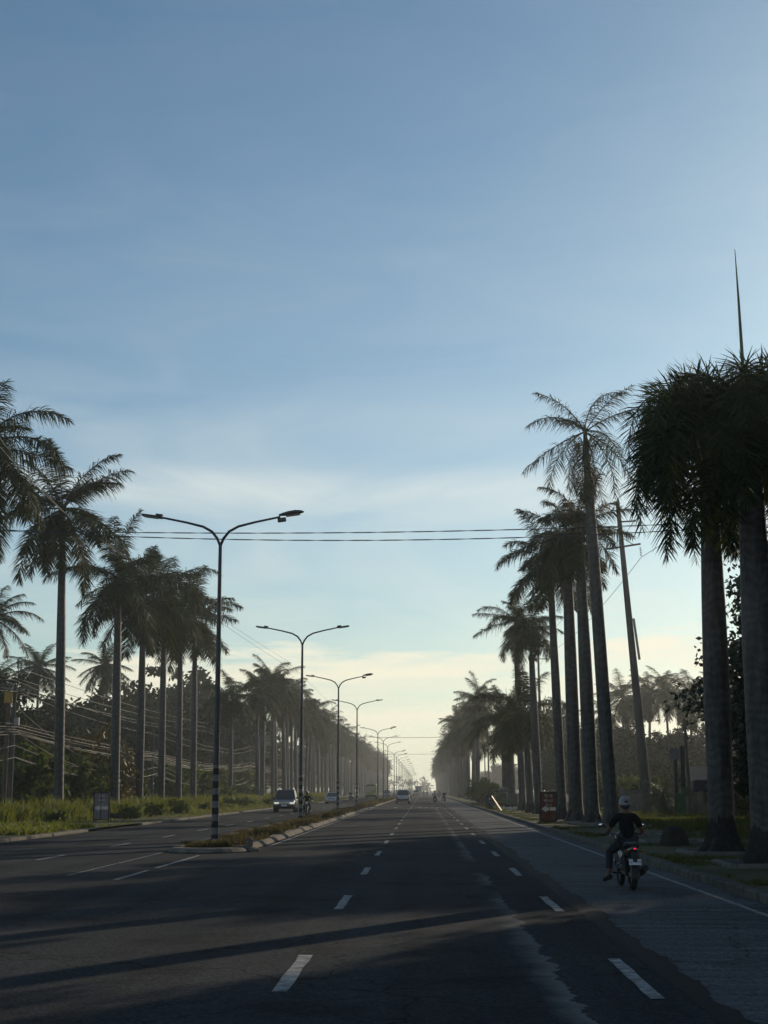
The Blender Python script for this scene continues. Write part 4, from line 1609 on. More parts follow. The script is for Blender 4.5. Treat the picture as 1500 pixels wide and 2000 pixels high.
def way_sign(base, label, board, lw, split, faint):
    t = thing('directional_sign', label, 'sign', base, R(2), 'THIS WAY TO arrow signs')
    W, H = .76, 1.4
    z0 = .12
    MB().box((0, 0, z0 + H / 2), (W, .03, H)).build('board', M[board], t)
    f = MB()
    for s in (-1, 1): f.box((s * (W / 2 + .03), 0, (H + z0 + .05) / 2), (.06, .07, H + z0 + .05), bev=.006)
    f.box((0, 0, H + z0 + .03), (W + .0, .07, .06))
    f.box((0, 0, z0 - .01), (W, .07, .05))
    f.build('frame', M['black'], t)
    MB().box((split, -.035, z0 + H / 2), (.035, .03, H)).build('mid_bar', M['black'], t)
    for s in (-1, 1):
        MB().tube([(s * .4, .02, H * .95), (s * .42, .75, .0)], .022, 6).build('prop_leg', M['black'], t)
    for k, wrd in enumerate(('THIS', 'WAY', 'TO')):
        me = text_mesh(wrd, .21 * lw)
        me.materials.append(M['sign_white'])
        o = mobj('lettering', me, t)
        o.rotation_euler = (R(90), 0, 0)
        o.location = (.0, -.022, z0 + H - .14 - k * .235)
    o = arrow(.74, .17, .24, .34, .012).build('arrow', M['sign_white'], t)
    o.location = (0, -.017, z0 + .62)
    if faint:
        fb = MB()
        for k in range(9):
            if k in (3,): continue
            x = -.34 + k * .083
            fb.box((x, -.02, z0 + .22), (.016, .008, .13))
            if k % 2 == 0: fb.box((x + .028, -.02, z0 + .27), (.038, .008, .016))
            else: fb.box((x + .028, -.02, z0 + .17), (.038, .008, .016))
        fb.build('faded_print', M['sign_faint'], t)
    return t


way_sign(gp(1072, 1609, .12), 'brown-red THIS WAY TO sign with cream left arrow at the right kerb', 'sign_red', 1.0, .03, True)
way_sign(gp(197, 1605, .1), 'faded grey THIS WAY TO sign with white left arrow on the left verge', 'sign_grey', .8, -.02, False)


def round_sign(px, py, y, r, label):
    c = at(px, py, y)
    t = thing('round_sign', label, 'sign', (c.x, y, .08), 0, 'round road signs')
    MB().tube([(0, .03, -.1), (0, .03, c.z + r * .8)], .035, 8).build('post', M['steel'], t, smooth=True)
    MB().lathe([(r, 0), (r, .012), (r * .97, .02)], 28, (0, 0, c.z - .08), 'y').build('disc', M['sign_back'], t)
    MB().ring(r * .97, .012, (0, -.002, c.z - .08), 'y', 28, 5).build('rim', M['steel'], t)


round_sign(510, 1547, 172, .42, 'round grey sign disc on a post left of the dark oncoming car')
round_sign(983, 1546, 140, .45, 'round grey sign disc on a post behind the parked tricycle')

# ------------------------------------------------------------------ vehicles
def wheel(t, x, y, r, w, side):
    b = MB()
    prof = [(r * .62, -w / 2), (r * .93, -w / 2), (r, -w * .36), (r, w * .36), (r * .93, w / 2), (r * .62, w / 2)]
    vs = b.lathe(prof, 22, (x, y, r), 'x', cap=False)
    o = b.build('wheel', M['rubber'], t, smooth=True)
    rb = MB()
    xs = x + side * w * .38
    rb.lathe([(r * .64, -.02), (r * .64, .02), (r * .5, .03), (r * .12, .045)], 20, (xs, y, r), 'x')
    for k in range(5):
        a = k * 2 * math.pi / 5
        rb.box((xs + side * .035, y + math.cos(a) * r * .35, r + math.sin(a) * r * .35), (.02, r * .16, r * .5), Euler((a + math.pi / 2, 0, 0)))
    rb.build('rim', M['silver'], o)
    return o


def quad_panel(corners, inset, off, thick=.012):
    """a glass pane just proud of a planar body face"""
    c = [Vector(p) for p in corners]
    ctr = sum(c, Vector()) / 4
    nrm = (c[1] - c[0]).cross(c[3] - c[0]).normalized()
    q = [ctr + (p - ctr) * inset + nrm * off for p in c]
    b = MB()
    b.add(q + [p - nrm * thick for p in q], [(0, 1, 2, 3), (7, 6, 5, 4), (0, 4, 5, 1), (1, 5, 6, 2), (2, 6, 7, 3), (3, 7, 4, 0)])
    return b


def rsec(y, w, zb, zt, r=.12, tumble=.06):
    """rounded body cross-section"""
    h = zt - zb
    P = []
    for sx, corner in ((1, 0), (1, 1), (-1, 1), (-1, 0)):
        for k in range(4):
            a = R(30 * k)
            if corner == 0:
                x, z = w - r + r * math.sin(a), zb + r - r * math.cos(a)
                P.append((x, y, z) if sx > 0 else (-x, y, z))
            else:
                x, z = w - tumble - r + r * math.cos(a), zt - r + r * math.sin(a)
                P.append((x, y, z) if sx > 0 else (-x, y, z))
    out = P[:4] + P[4:8] + P[8:12][::-1] + P[12:16][::-1]
    return out


def car(kind, paint, label, loc, rz, group=None, glint_lamps=False, tail_on=False):
    """front towards +y"""
    t = thing({'sedan': 'parked_car'}.get(kind, kind).replace('parked_car', 'car'), label, {'suv': 'car', 'sedan': 'car', 'pickup': 'pickup'}[kind], loc, rz, group)
    P = M[paint]
    spec = {'suv': dict(L=4.7, w=.92, belt=1.08, roof=1.78, hood=1.02, wr=.37, cab=(-2.15, 1.15), rf=(-1.9, .45)),
            'sedan': dict(L=4.4, w=.86, belt=.92, roof=1.46, hood=.86, wr=.31, cab=(-1.75, 1.0), rf=(-1.0, .25)),
            'pickup': dict(L=5.2, w=.93, belt=1.12, roof=1.8, hood=1.05, wr=.38, cab=(-.85, 1.2), rf=(-.6, .5))}[kind]
    L, w, belt, roof, hood, wr = (spec[k] for k in ('L', 'w', 'belt', 'roof', 'hood', 'wr'))
    f, r = L / 2, -L / 2
    gc = .28 if kind != 'sedan' else .2
    tail = belt if kind != 'pickup' else belt - .02
    S = [rsec(r, w * .9, gc + .2, tail - .1, .1), rsec(r + .12, w * .97, gc + .06, tail - .02), rsec(r + .6, w, gc, tail), rsec(spec['cab'][0], w, gc, belt), rsec(spec['cab'][1], w, gc, belt - .01),
         rsec(spec['cab'][1] + .3, w * .99, gc, hood + .02), rsec(f - .35, w * .96, gc + .02, hood - .06), rsec(f - .1, w * .9, gc + .08, hood - .16), rsec(f, w * .8, gc + .16, hood - .34)]
    MB().loft(S).build('body', P, t, smooth=True)
    # cabin: a tapered greenhouse
    y0, y1 = spec['cab']
    r0, r1 = spec['rf']
    wb, wt = w * .93, w * .74
    zb, zt = belt - .04, roof
    bl, br, fr, fl = Vector((-wb, y0, zb)), Vector((wb, y0, zb)), Vector((wb, y1, zb)), Vector((-wb, y1, zb))
    tbl, tbr, tfr, tfl = Vector((-wt, r0, zt)), Vector((wt, r0, zt)), Vector((wt, r1, zt)), Vector((-wt, r1, zt))
    c = MB()
    c.add([bl, br, fr, fl, tbl, tbr, tfr, tfl], [(4, 5, 6, 7), (0, 1, 5, 4), (1, 2, 6, 5), (2, 3, 7, 6), (3, 0, 4, 7)])
    c.box((0, (r0 + r1) / 2, zt + .012), (wt * 2 * .96, (r1 - r0) * .98, .05), top=(.86, .9), bev=.02)
    c.build('cabin', P, t)
    quad_panel([fr, fl, tfl, tfr], .88, .006).build('windscreen', M['glass'], t)
    quad_panel([bl, br, tbr, tbl], .86, .006).build('rear_window', M['glass'], t)
    quad_panel([br, fr, tfr, tbr], .84, .006).build('side_window', M['glass'], t)
    quad_panel([fl, bl, tbl, tfl], .84, .006).build('side_window', M['glass'], t)
    if kind == 'suv':
        for s in (-1, 1):
            MB().tube([(s * wt * .93, r0 + .1, zt + .03), (s * wt * .93, r0 + .2, zt + .09), (s * wt * .93, r1 - .25, zt + .09), (s * wt * .93, r1 - .1, zt + .03)], .025, 6).build('roof_rail', M['chrome'], t, smooth=True)
    if kind == 'pickup':
        b = MB()
        b.box((0, r + .9, belt + .0), (w * 1.72, 1.5, .03))
        b.build('bed_cover', M['black'], t)
        MB().tube([(-wb * .9, y0 - .25, belt), (-wb * .7, y0 - .2, roof - .1), (wb * .7, y0 - .2, roof - .1), (wb * .9, y0 - .25, belt)], .04, 6).build('roll_bar', M['black'], t, smooth=True)
    wy = (r + .85, f - .85)
    for yy in wy:
        for s in (-1, 1): wheel(t, s * (w - .12), yy, wr, .23, s)
    MB().box((0, f - .02, gc + .26), (w * 1.72, .22, .26), bev=.06).build('front_bumper', M['black'] if kind != 'sedan' else P, t)
    MB().box((0, r - .0, gc + .26), (w * 1.78, .2, .24), bev=.05).build('rear_bumper', M['black'] if kind != 'sedan' else P, t)
    g = MB()
    for k in range(3): g.box((0, f - .01 - .02 * k, hood - .36 + .09 * k), (w * .95, .08, .05), bev=.01)
    g.build('grille', M['chrome'] if kind != 'sedan' else M['black'], t)
    for s in (-1, 1):
        MB().box((s * w * .68, f - .08, hood - .27), (w * .42, .22, .15), Euler((0, 0, -s * .35)), bev=.04).build('headlight', M['lamp_glint'] if glint_lamps else M['lamp_clear'], t)
        zt_ = tail - .28
        MB().box((s * w * .84, r + .06, zt_), (.17, .18, .36), bev=.03).build('tail_light', M['red_lamp'] if tail_on else M['red_off'], t)
        m_ = MB()
        m_.box((s * (w + .08), y1 - .28, belt + .08), (.24, .12, .16), bev=.04)
        m_.build('mirror', P, t)
        h_ = MB()
        for k in range(2): h_.box((s * (w + .0), y1 - .9 - k * 1.0, belt - .16), (.03, .18, .03))
        h_.build('door_handle', M['chrome'], t)
    MB().box((0, f + .1, gc + .28), (.46, .015, .14)).build('licence_plate', M['plate'], t)
    MB().box((0, r - .108, gc + .42), (.46, .015, .14)).build('licence_plate', M['plate'], t)
    MB().box((0, r + .01, tail - .2), (w * .5, .05, .05)).build('tailgate_handle', M['black'], t)
    return t


P2G = lambda px, py: gp(px, py, .012)
# oncoming dark SUV
p = P2G(553, 1587)
car('suv', 'dark_paint', 'dark oncoming SUV with silver roof rails in the left carriageway', (p.x, p.y + 2.3, .012), math.pi + R(2), glint_lamps=True)
p = P2G(681, 1566)
car('sedan', 'silver', 'small silver oncoming sedan behind the third street lamp', (-12.3, 195, .012), math.pi)
car('suv', 'dark_paint', 'far dark car in the left carriageway right of the bus', (-9.6, 385, .012), math.pi)
p = P2G(787, 1570)
car('pickup', 'white', 'white pickup seen from behind in the inner lane', (-2.75, 194, .012), R(.5))
car('sedan', 'dark_paint', 'far dark car hidden partly by the white pickup', (-3.6, 330, .012), 0)
car('suv', 'silver', 'far silver car ahead of the white pickup', (-2.1, 425, .012), 0)


def bus(label, loc, rz):
    t = thing('bus', label, 'bus', loc, rz)
    L, w, H = 9.0, 1.2, 3.05
    S = [rsec(-L / 2, w * .95, .5, H - .1, .15, .03), rsec(-L / 2 + .2, w, .42, H, .16, .03), rsec(L / 2 - .3, w, .42, H, .16, .03), rsec(L / 2 - .05, w * .97, .45, H - .12, .16, .03), rsec(L / 2, w * .92, .55, H - .25, .16, .03)]
    MB().loft(S).build('body', M['yellow'], t, smooth=True)
    MB().box((0, L / 2 + .005, 2.0), (w * 1.7, .05, 1.15), bev=.02).build('windscreen', M['glass'], t)
    MB().box((0, L / 2 - .03, 2.78), (w * 1.3, .1, .24), bev=.02).build('destination_board', M['black'], t)
    for s in (-1, 1):
        b = MB()
        for k in range(6): b.box((s * (w - .005), -L / 2 + .9 + k * 1.35, 2.1), (.03, 1.2, .85))
        b.build('side_windows', M['glass'], t)
        MB().box((s * .85, L / 2 + .0, .95), (.35, .06, .2), bev=.02).build('headlight', M['lamp_clear'], t)
        MB().box((s * (w + .14), L / 2 - .1, 2.1), (.1, .12, .45), bev=.03).build('mirror', M['black'], t)
        for yy in (-L / 2 + 2, L / 2 - 1.9): wheel(t, s * (w - .15), yy, .48, .28, s)
    MB().box((0, L / 2 + .02, .6), (w * 1.85, .14, .28), bev=.05).build('front_bumper', M['black'], t)
    return t


bus('yellow-green bus coming towards the viewer in the left carriageway', (-10.9, 305, .012), math.pi)


def truck(label, loc, rz):
    t = thing('box_truck', label, 'truck', loc, rz)
    MB().box((0, -1.0, 2.05), (2.4, 5.2, 2.6), bev=.05).build('cargo_box', M['truck'], t)
    MB().box((0, 2.6, 1.5), (2.1, 1.7, 1.9), top=(.95, .82), bev=.1).build('cab', M['white'], t)
    MB().box((0, 0, .68), (1.0, 6.6, .2)).build('chassis', M['black'], t)
    for s in (-1, 1):
        for yy in (-2.3, 2.4): wheel(t, s * .95, yy, .46, .28, s)
        MB().box((s * .9, -3.62, .8), (.3, .05, .16)).build('tail_light', M['red_off'], t)
    d = MB()
    for s in (-1, 1): d.box((s * .58, -3.615, 2.05), (1.1, .03, 2.45), bev=.01)
    d.build('rear_doors', M['truck'], t)
    MB().box((0, -3.6, .62), (2.2, .12, .16)).build('rear_bumper', M['black'], t)
    return t


truck('grey box truck far ahead in the haze', (-1.9, 560, .012), 0)

# ------------------------------------------------------------------ motorcycles and riders
def moto(label, loc, rz, group=None, tail_on=True, plate_text=None, topbox=False):
    t = thing('motorcycle', label, 'motorcycle', loc, rz, group)
    rw, ry, fy = .285, -.62, .66
    for nm, yy, tw in (('rear_wheel', ry, .055), ('front_wheel', fy, .045)):
        o = MB().ring(rw - tw, tw, (0, yy, rw), 'x', 26, 10).build(nm, M['rubber'], t, smooth=True)
        rb = MB()
        rb.ring(rw - tw * 1.9, .016, (0, yy, rw), 'x', 22, 6)
        rb.lathe([(.045, -.07), (.06, -.04), (.06, .04), (.045, .07)], 12, (0, yy, rw), 'x')
        for k in range(6):
            a = k * math.pi / 3
            rb.tube([(0, yy, rw), (0, yy + math.cos(a) * (rw - .09), rw + math.sin(a) * (rw - .09))], .011, 5)
        rb.build('rim', M['steel'], o, smooth=True)
    # fork, mudguards
    f = MB()
    for s in (-1, 1):
        f.tube([(s * .075, fy, rw), (s * .08, fy - .14, .62), (s * .07, fy - .24, .92)], [.022, .026, .024], 7)
    f.build('fork', M['steel'], t, smooth=True)
    def guard(yc, a0, a1, w, rad, nm):
        secs = []
        for a in np.linspace(a0, a1, 9):
            y_, z_ = yc + math.cos(a) * rad, rw + math.sin(a) * rad
            n_ = Vector((0, math.cos(a), math.sin(a)))
            secs.append([Vector((-w, y_, z_)) - n_ * .05, Vector((-w * .8, y_, z_)) + n_ * .005, Vector((w * .8, y_, z_)) + n_ * .005, Vector((w, y_, z_)) - n_ * .05, Vector((w * .85, y_, z_)) - n_ * .045, Vector((w * .7, y_, z_)) - n_ * .008, Vector((-w * .7, y_, z_)) - n_ * .008, Vector((-w * .85, y_, z_)) - n_ * .045])
        return MB().loft(secs).build(nm, M['black'], t, smooth=True)
    guard(fy, R(20), R(165), .075, rw + .03, 'front_mudguard')
    guard(ry, R(20), R(190), .085, rw + .045, 'rear_mudguard')
    # body shell: lofted from the steering head to the tail
    secs = []
    for y_, w_, z0, z1 in ((.42, .10, .62, .84), (.25, .12, .42, .80), (.05, .13, .36, .66), (-.15, .14, .40, .70), (-.4, .15, .52, .76), (-.65, .13, .60, .80), (-.86, .08, .70, .82), (-.93, .04, .75, .80)):
        secs.append([(w_ * math.cos(a), y_, (z0 + z1) / 2 + (z1 - z0) / 2 * math.sin(a)) for a in np.linspace(0, 2 * math.pi, 14, endpoint=False)])
    MB().loft(secs).build('body_panel', M['dark_paint'], t, smooth=True)
    secs = []
    for y_, w_, z0, z1 in ((.12, .06, .66, .72), (0, .11, .68, .78), (-.25, .14, .71, .80), (-.5, .14, .75, .85), (-.72, .11, .79, .87), (-.8, .06, .81, .86)):
        secs.append([(w_ * math.cos(a), y_, (z0 + z1) / 2 + (z1 - z0) / 2 * math.sin(a)) for a in np.linspace(0, 2 * math.pi, 14, endpoint=False)])
    MB().loft(secs).build('seat', M['black'], t, smooth=True)
    e = MB()
    e.box((0, .06, .36), (.24, .36, .24), bev=.05)
    e.lathe([(.07, -.16), (.09, -.1), (.09, .1), (.07, .16)], 12, (0, .16, .38), 'x')
    e.build('engine', M['dark_paint'], t, smooth=True)
    x = MB()
    x.tube([(.1, .2, .3), (.15, 0, .24), (.17, -.3, .27)], .025, 7)
    x.tube([(.17, -.28, .27), (.19, -.5, .32), (.21, -.82, .42)], [.035, .062, .058], 10)
    x.build('exhaust', M['black'], t, smooth=True)
    s_ = MB()
    for s in (-1, 1): s_.tube([(s * .12, ry, rw + .02), (s * .13, ry + .14, .68)], .03, 7)
    s_.build('shock_absorber', M['black'], t, smooth=True)
    MB().tube([(-.1, ry, rw), (-.1, .05, .32)], .03, 6).build('swing_arm', M['black'], t)
    hb = MB()
    hb.tube([(-.35, .36, 1.0), (-.22, .42, 1.03), (0, .43, .97), (.22, .42, 1.03), (.35, .36, 1.0)], .013, 7)
    hb.build('handlebar', M['steel'], t, smooth=True)
    for s in (-1, 1):
        MB().tube([(s * .26, .395, 1.02), (s * .37, .35, .995)], .019, 8).build('grip', M['rubber'], t, smooth=True)
        lv = MB().tube([(s * .2, .46, 1.02), (s * .34, .43, .99)], .008, 5).build('lever', M['steel'], t)
        ms = MB().tube([(s * .22, .42, 1.03), (s * .30, .44, 1.14), (s * .38, .42, 1.17)], .008, 6).build('mirror', M['black'], t, smooth=True)
        q = MB()
        q.ball((s * .40, .42, 1.18), (.065, .016, .042))
        q.build('mirror_shell', M['black'], ms, smooth=True)
        q = MB()
        q.ball((s * .40, .407, 1.18), (.056, .008, .034))
        q.build('mirror_glass', M['mirror'], ms, smooth=True)
        MB().tube([(s * .1, .02, .29), (s * .27, .02, .29)], .018, 6).build('foot_peg', M['rubber'], t)
        MB().ball((s * .15, -.84, .73), (.045, .03, .03)).build('turn_signal', M['amber'], t, smooth=True)
    hl = MB()
    hl.ball((0, .5, .92), (.13, .1, .13))
    hs = hl.build('headlight', M['dark_paint'], t, smooth=True)
    MB().lathe([(.09, 0), (.085, .02), (.02, .03)], 14, (0, .575, .92), 'y').build('headlight_lens', M['lamp_clear'], hs, smooth=True)
    MB().ball((0, -.905, .775), (.05, .03, .03)).build('tail_light', M['red_lamp'] if tail_on else M['red_off'], t, smooth=True)
    pl = MB()
    pl.box((0, -.93, .53), (.235, .012, .105), Euler((R(-12), 0, 0)), bev=.005)
    po = pl.build('licence_plate', M['plate'], t)
    if plate_text:
        me = text_mesh(plate_text, .064, .002)
        me.materials.append(M['ink'])
        o = mobj('plate_number', me, po)
        o.rotation_euler = (R(90 - 12), 0, 0)
        o.location = (0, -.941, .53)
    MB().box((0, -.86, .62), (.1, .1, .22), Euler((R(-18), 0, 0)), bev=.01).build('plate_bracket', M['black'], t)
    gr = MB()
    gr.tube([(-.13, -.5, .83), (-.14, -.8, .88), (0, -.9, .89), (.14, -.8, .88), (.13, -.5, .83)], .013, 6)
    gr.build('grab_rail', M['steel'], t, smooth=True)
    if topbox:
        MB().box((.02, -.85, 1.0), (.4, .34, .3), bev=.05).build('top_box', M['black'], t)
    return t


def skin_body(name, joints, edges, m, parent, root, sub=2):
    names = list(joints)
    me = bpy.data.meshes.new(name)
    me.from_pydata([joints[k][0] for k in names], [(names.index(a), names.index(b)) for a, b in edges], [])
    o = bpy.data.objects.new(name, me)
    COL.objects.link(o)
    o.parent = parent
    md = o.modifiers.new('skin', 'SKIN')
    md.use_smooth_shade = True
    if not me.skin_vertices:
        raise RuntimeError('no skin layer')
    for i, k in enumerate(names):
        r = joints[k][1]
        sv = me.skin_vertices[0].data[i]
        sv.radius = r if isinstance(r, tuple) else (r, r)
        sv.use_root = (k == root)
    sb_ = o.modifiers.new('smooth', 'SUBSURF')
    sb_.levels = sub
    sb_.render_levels = sub
    me.materials.append(m)
    # freeze the modifiers so that copies stay light
    dg = bpy.context.evaluated_depsgraph_get()
    ev = bpy.data.meshes.new_from_object(o.evaluated_get(dg))
    o.modifiers.clear()
    o.data = ev
    ev.name = name
    if not ev.materials: ev.materials.append(m)
    return o


def rider(label, loc, rz, shirt='shirt', trousers='jeans', helmet='helmet', group=None, left_out=0.0, full=False, back=0.0, cat='person'):
    t = thing('person', label, cat, loc, rz, group)
    y0 = -.2 - back
    J = {'pelvis': ((0, y0, .90), (.13, .11)), 'waist': ((0, y0 + .02, 1.03), (.125, .10)), 'chest': ((0, y0 + .08, 1.21), (.14, .11)), 'collar': ((0, y0 + .12, 1.35), (.09, .075)),
         'neck': ((0, y0 + .14, 1.43), .05), 'jaw': ((0, y0 + .18, 1.50), (.068, .075)), 'head': ((0, y0 + .17, 1.59), (.078, .09)), 'nose': ((0, y0 + .285, 1.53), .016)}
    E = [('pelvis', 'waist'), ('waist', 'chest'), ('chest', 'collar'), ('collar', 'neck'), ('neck', 'jaw'), ('jaw', 'head'), ('jaw', 'nose')]
    SH, SE, TR, TE = {}, [], {}, []
    for k in ('pelvis', 'waist', 'chest', 'collar'):
        r = J[k][1]
        SH[k] = (J[k][0], (r[0] + .022, r[1] + .022))
    SE += [('pelvis', 'waist'), ('waist', 'chest'), ('chest', 'collar')]
    TR['pelvis'] = ((0, y0, .88), (.15, .13))
    for s, n_ in ((-1, 'L'), (1, 'R')):
        sh, el, wr = (s * .185, y0 + .1, 1.335), (s * .345, .06 - back * .6, 1.06), (s * .325, .315 - back * .5, 1.01)
        J['sho' + n_], J['elb' + n_], J['wri' + n_] = (sh, .058), (el, .043), (wr, .029)
        mid = tuple(sh[i] * .5 + el[i] * .5 for i in range(3))
        fm = tuple(el[i] * .65 + wr[i] * .35 for i in range(3))
        J['arm' + n_], J['fore' + n_] = (mid, .05), (fm, .042)
        J['palm' + n_] = ((s * .315, .375 - back * .5, 1.022), (.03, .02))
        E += [('collar', 'sho' + n_), ('sho' + n_, 'arm' + n_), ('arm' + n_, 'elb' + n_), ('elb' + n_, 'fore' + n_), ('fore' + n_, 'wri' + n_), ('wri' + n_, 'palm' + n_)]
        # four fingers curled over the grip and a thumb below it
        for q in range(4):
            bx = s * (.285 + .021 * q)
            yb = .392 - .006 * abs(q - 1) - back * .5
            J[f'f{q}a' + n_] = ((bx, yb, 1.032 - .004 * q), .0095)
            J[f'f{q}b' + n_] = ((bx, yb + .024, 1.012 - .004 * q), .009)
            J[f'f{q}c' + n_] = ((bx, yb + .008, .986 - .003 * q), .008)
            E += [('palm' + n_, f'f{q}a' + n_), (f'f{q}a' + n_, f'f{q}b' + n_), (f'f{q}b' + n_, f'f{q}c' + n_)]
        J['th1' + n_] = ((s * .283, .365 - back * .5, 1.0), .011)
        J['th2' + n_] = ((s * .275, .385 - back * .5, .978), .009)
        E += [('wri' + n_, 'th1' + n_), ('th1' + n_, 'th2' + n_)]
        SH['sho' + n_], SH['arm' + n_] = (sh, .078), (tuple(sh[i] * .3 + el[i] * .7 for i in range(3)), .066)
        SE += [('collar', 'sho' + n_), ('sho' + n_, 'arm' + n_)]
        out = left_out if s < 0 else 0
        hip, kn = (s * .11, y0 + .03, .87), (s * (.21 + out * .25), .22 - back * .3, .66)
        an, toe = (s * (.19 + out * .5), -.0 - out * .1, .33 - out * .25), (s * (.21 + out * .62), .17 - out * .1, .29 - out * .28)
        J['hip' + n_], J['kne' + n_], J['ank' + n_], J['toe' + n_] = (hip, .088), (kn, .058), (an, .042), (toe, .034)
        cf = tuple(kn[i] * .6 + an[i] * .4 + (0, -.02, 0)[i] for i in range(3))
        J['cal' + n_] = (cf, .058)
        E += [('pelvis', 'hip' + n_), ('hip' + n_, 'kne' + n_), ('kne' + n_, 'cal' + n_), ('cal' + n_, 'ank' + n_), ('ank' + n_, 'toe' + n_)]
        th = tuple(hip[i] * .5 + kn[i] * .5 for i in range(3))
        lo = tuple(cf[i] * .35 + an[i] * .65 for i in range(3))
        TR['hip' + n_], TR['thi' + n_], TR['kne' + n_], TR['cal' + n_], TR['low' + n_] = (hip, .11), (th, .098), (kn, .078), (cf, .075), (lo, .066)
        TE += [('pelvis', 'hip' + n_), ('hip' + n_, 'thi' + n_), ('thi' + n_, 'kne' + n_), ('kne' + n_, 'cal' + n_), ('cal' + n_, 'low' + n_)]
        sb_ = MB()
        a_, t_2 = Vector(an), Vector(toe)
        d_ = (t_2 - a_).normalized()
        secs = []
        for u, w_, h_, dz in ((-.09, .03, .03, -.02), (-.05, .042, .05, -.015), (.05, .044, .048, -.015), (.14, .05, .035, -.02), (.2, .04, .025, -.025), (.225, .015, .012, -.03)):
            cpt = a_ + d_ * u + Vector((0, 0, dz - .03))
            sd = d_.cross(Vector((0, 0, 1))).normalized()
            upv = sd.cross(d_)
            secs.append([cpt + sd * (w_ * math.cos(a)) + upv * (h_ * math.sin(a)) for a in np.linspace(0, 2 * math.pi, 12, endpoint=False)])
        sb_.loft(secs).build('shoe', M['shoe'], t, smooth=True)
    skin_body('body', J, E, M['skin'], t, 'pelvis', 2)
    skin_body('shirt', SH, SE, M[shirt], t, 'pelvis', 2)
    skin_body('trousers', TR, TE, M[trousers], t, 'pelvis', 2)
    hc = Vector((0, y0 + .165, 1.60))
    h = MB()
    secs = []
    low = -.035 if not full else -.13
    for i in range(8):
        u = i / 7
        z_ = low + (.135 - low) * math.sin(u * math.pi / 2)
        k_ = math.cos(u * math.pi / 2) if u < 1 else .02
        k_ = max(k_, .02)
        k_ = k_ ** .75
        secs.append([hc + Vector((.118 * k_ * math.cos(a), .142 * k_ * math.sin(a), z_)) for a in np.linspace(0, 2 * math.pi, 18, endpoint=False)])
    h.loft(secs)
    ho = h.build('helmet', M[helmet], t, smooth=True)
    if full:
        v = MB()
        v.ball(hc + Vector((0, .045, -.0)), (.112, .108, .052), 14, 8)
        v.build('visor', M['glass'], ho, smooth=True)
    else:
        MB().ring(.118, .012, hc + Vector((0, 0, low)), 'z', 22, 6).build('helmet_rim', M['black'], ho, smooth=True)
        v = MB()
        v.add([hc + Vector(q) for q in [(-.09, .1, low + .02), (.09, .1, low + .02), (.07, .2, low - .0), (-.07, .2, low - .0), (-.09, .1, low + .032), (.09, .1, low + .032), (.07, .2, low + .01), (-.07, .2, low + .01)]],
              [(0, 1, 2, 3), (4, 5, 6, 7), (0, 1, 5, 4), (1, 2, 6, 5), (2, 3, 7, 6), (3, 0, 4, 7)])
        v.build('peak', M['black'], ho)
        bk = MB()
        bk.ball(hc + Vector((0, -.125, .03)), (.036, .018, .022))
        bk.build('vent', M['black'], ho, smooth=True)
        for s in (-1, 1):
            MB().ball(hc + Vector((s * .03, .092, -.055)), (.012, .008, .009), 8, 6).build('eye', M['ink'], t, smooth=True)
            MB().ball(hc + Vector((s * .082, .0, -.065)), (.012, .02, .032), 8, 6).build('ear', M['skin'], t, smooth=True)
        MB().ball(hc + Vector((0, .082, -.125)), (.026, .012, .006), 8, 6).build('mouth', M['sign_faint'], t, smooth=True)
        hr = MB()
        hr.ball(hc + Vector((0, -.035, -.045)), (.092, .095, .075), 14, 8)
        hr.build('hair', M['ink'], t, smooth=True)
    return t


# main motorcyclist riding away on the concrete lane
rwp = gp(1237, 1739, .005)
YW = R(2.2)
loc = rwp + Vector((math.sin(YW) * -.62, .62 * math.cos(YW), 0))
loc.z = .004
SC = .97
mo = moto('black motorcycle with glowing red tail light and white plate in the right concrete lane', loc, YW, 'motorcycles on the road', True, 'LC 947B')
mo.scale = (SC,) * 3
ri = rider('person in black shirt, grey trousers and pale half helmet riding away on the right', loc, YW, left_out=.32, group='riders on the road')
ri.scale = (SC,) * 3

p = P2G(604, 1595)
om = moto('oncoming black motorcycle with top box beside the second lamp post', (-8.05, 100, .012), math.pi + R(2), 'motorcycles on the road', False, topbox=True)
o1 = rider('person in dark jacket and dark full helmet riding the oncoming motorcycle', (-8.05, 100, .012), math.pi + R(2), full=True, helmet='helmet_dark', trousers='shirt', group='riders on the road')
far_m = [(1.55, 196, 0, 'motorcycle with a grey-clad rider in the middle lane ahead', 'person in pale grey shirt on the motorcycle ahead in the middle lane', 'jeans'),
         (3.05, 214, 0, 'motorcycle with red tail light beyond the parked tricycle', 'person in dark shirt on the motorcycle with the red light ahead', 'shirt'),
         (.05, 400, 0, 'far motorcycle in the middle of the avenue', 'far rider in the middle of the avenue', 'shirt'),
         (1.05, 430, 0, 'far motorcycle right of another far one', 'far rider right of another far one', 'shirt'),
         (4.4, 390, 0, 'far motorcycle near the right kerb', 'far rider near the right kerb', 'jeans'),
         (-12.6, 250, math.pi, 'oncoming motorcycle near the left kerb behind the silver sedan', 'rider on the oncoming motorcycle behind the silver sedan', 'shirt'),
         (3.6, 330, 0, 'far motorcycle left of the right kerb line', 'far rider left of the right kerb line', 'jeans')]
r_grey = None
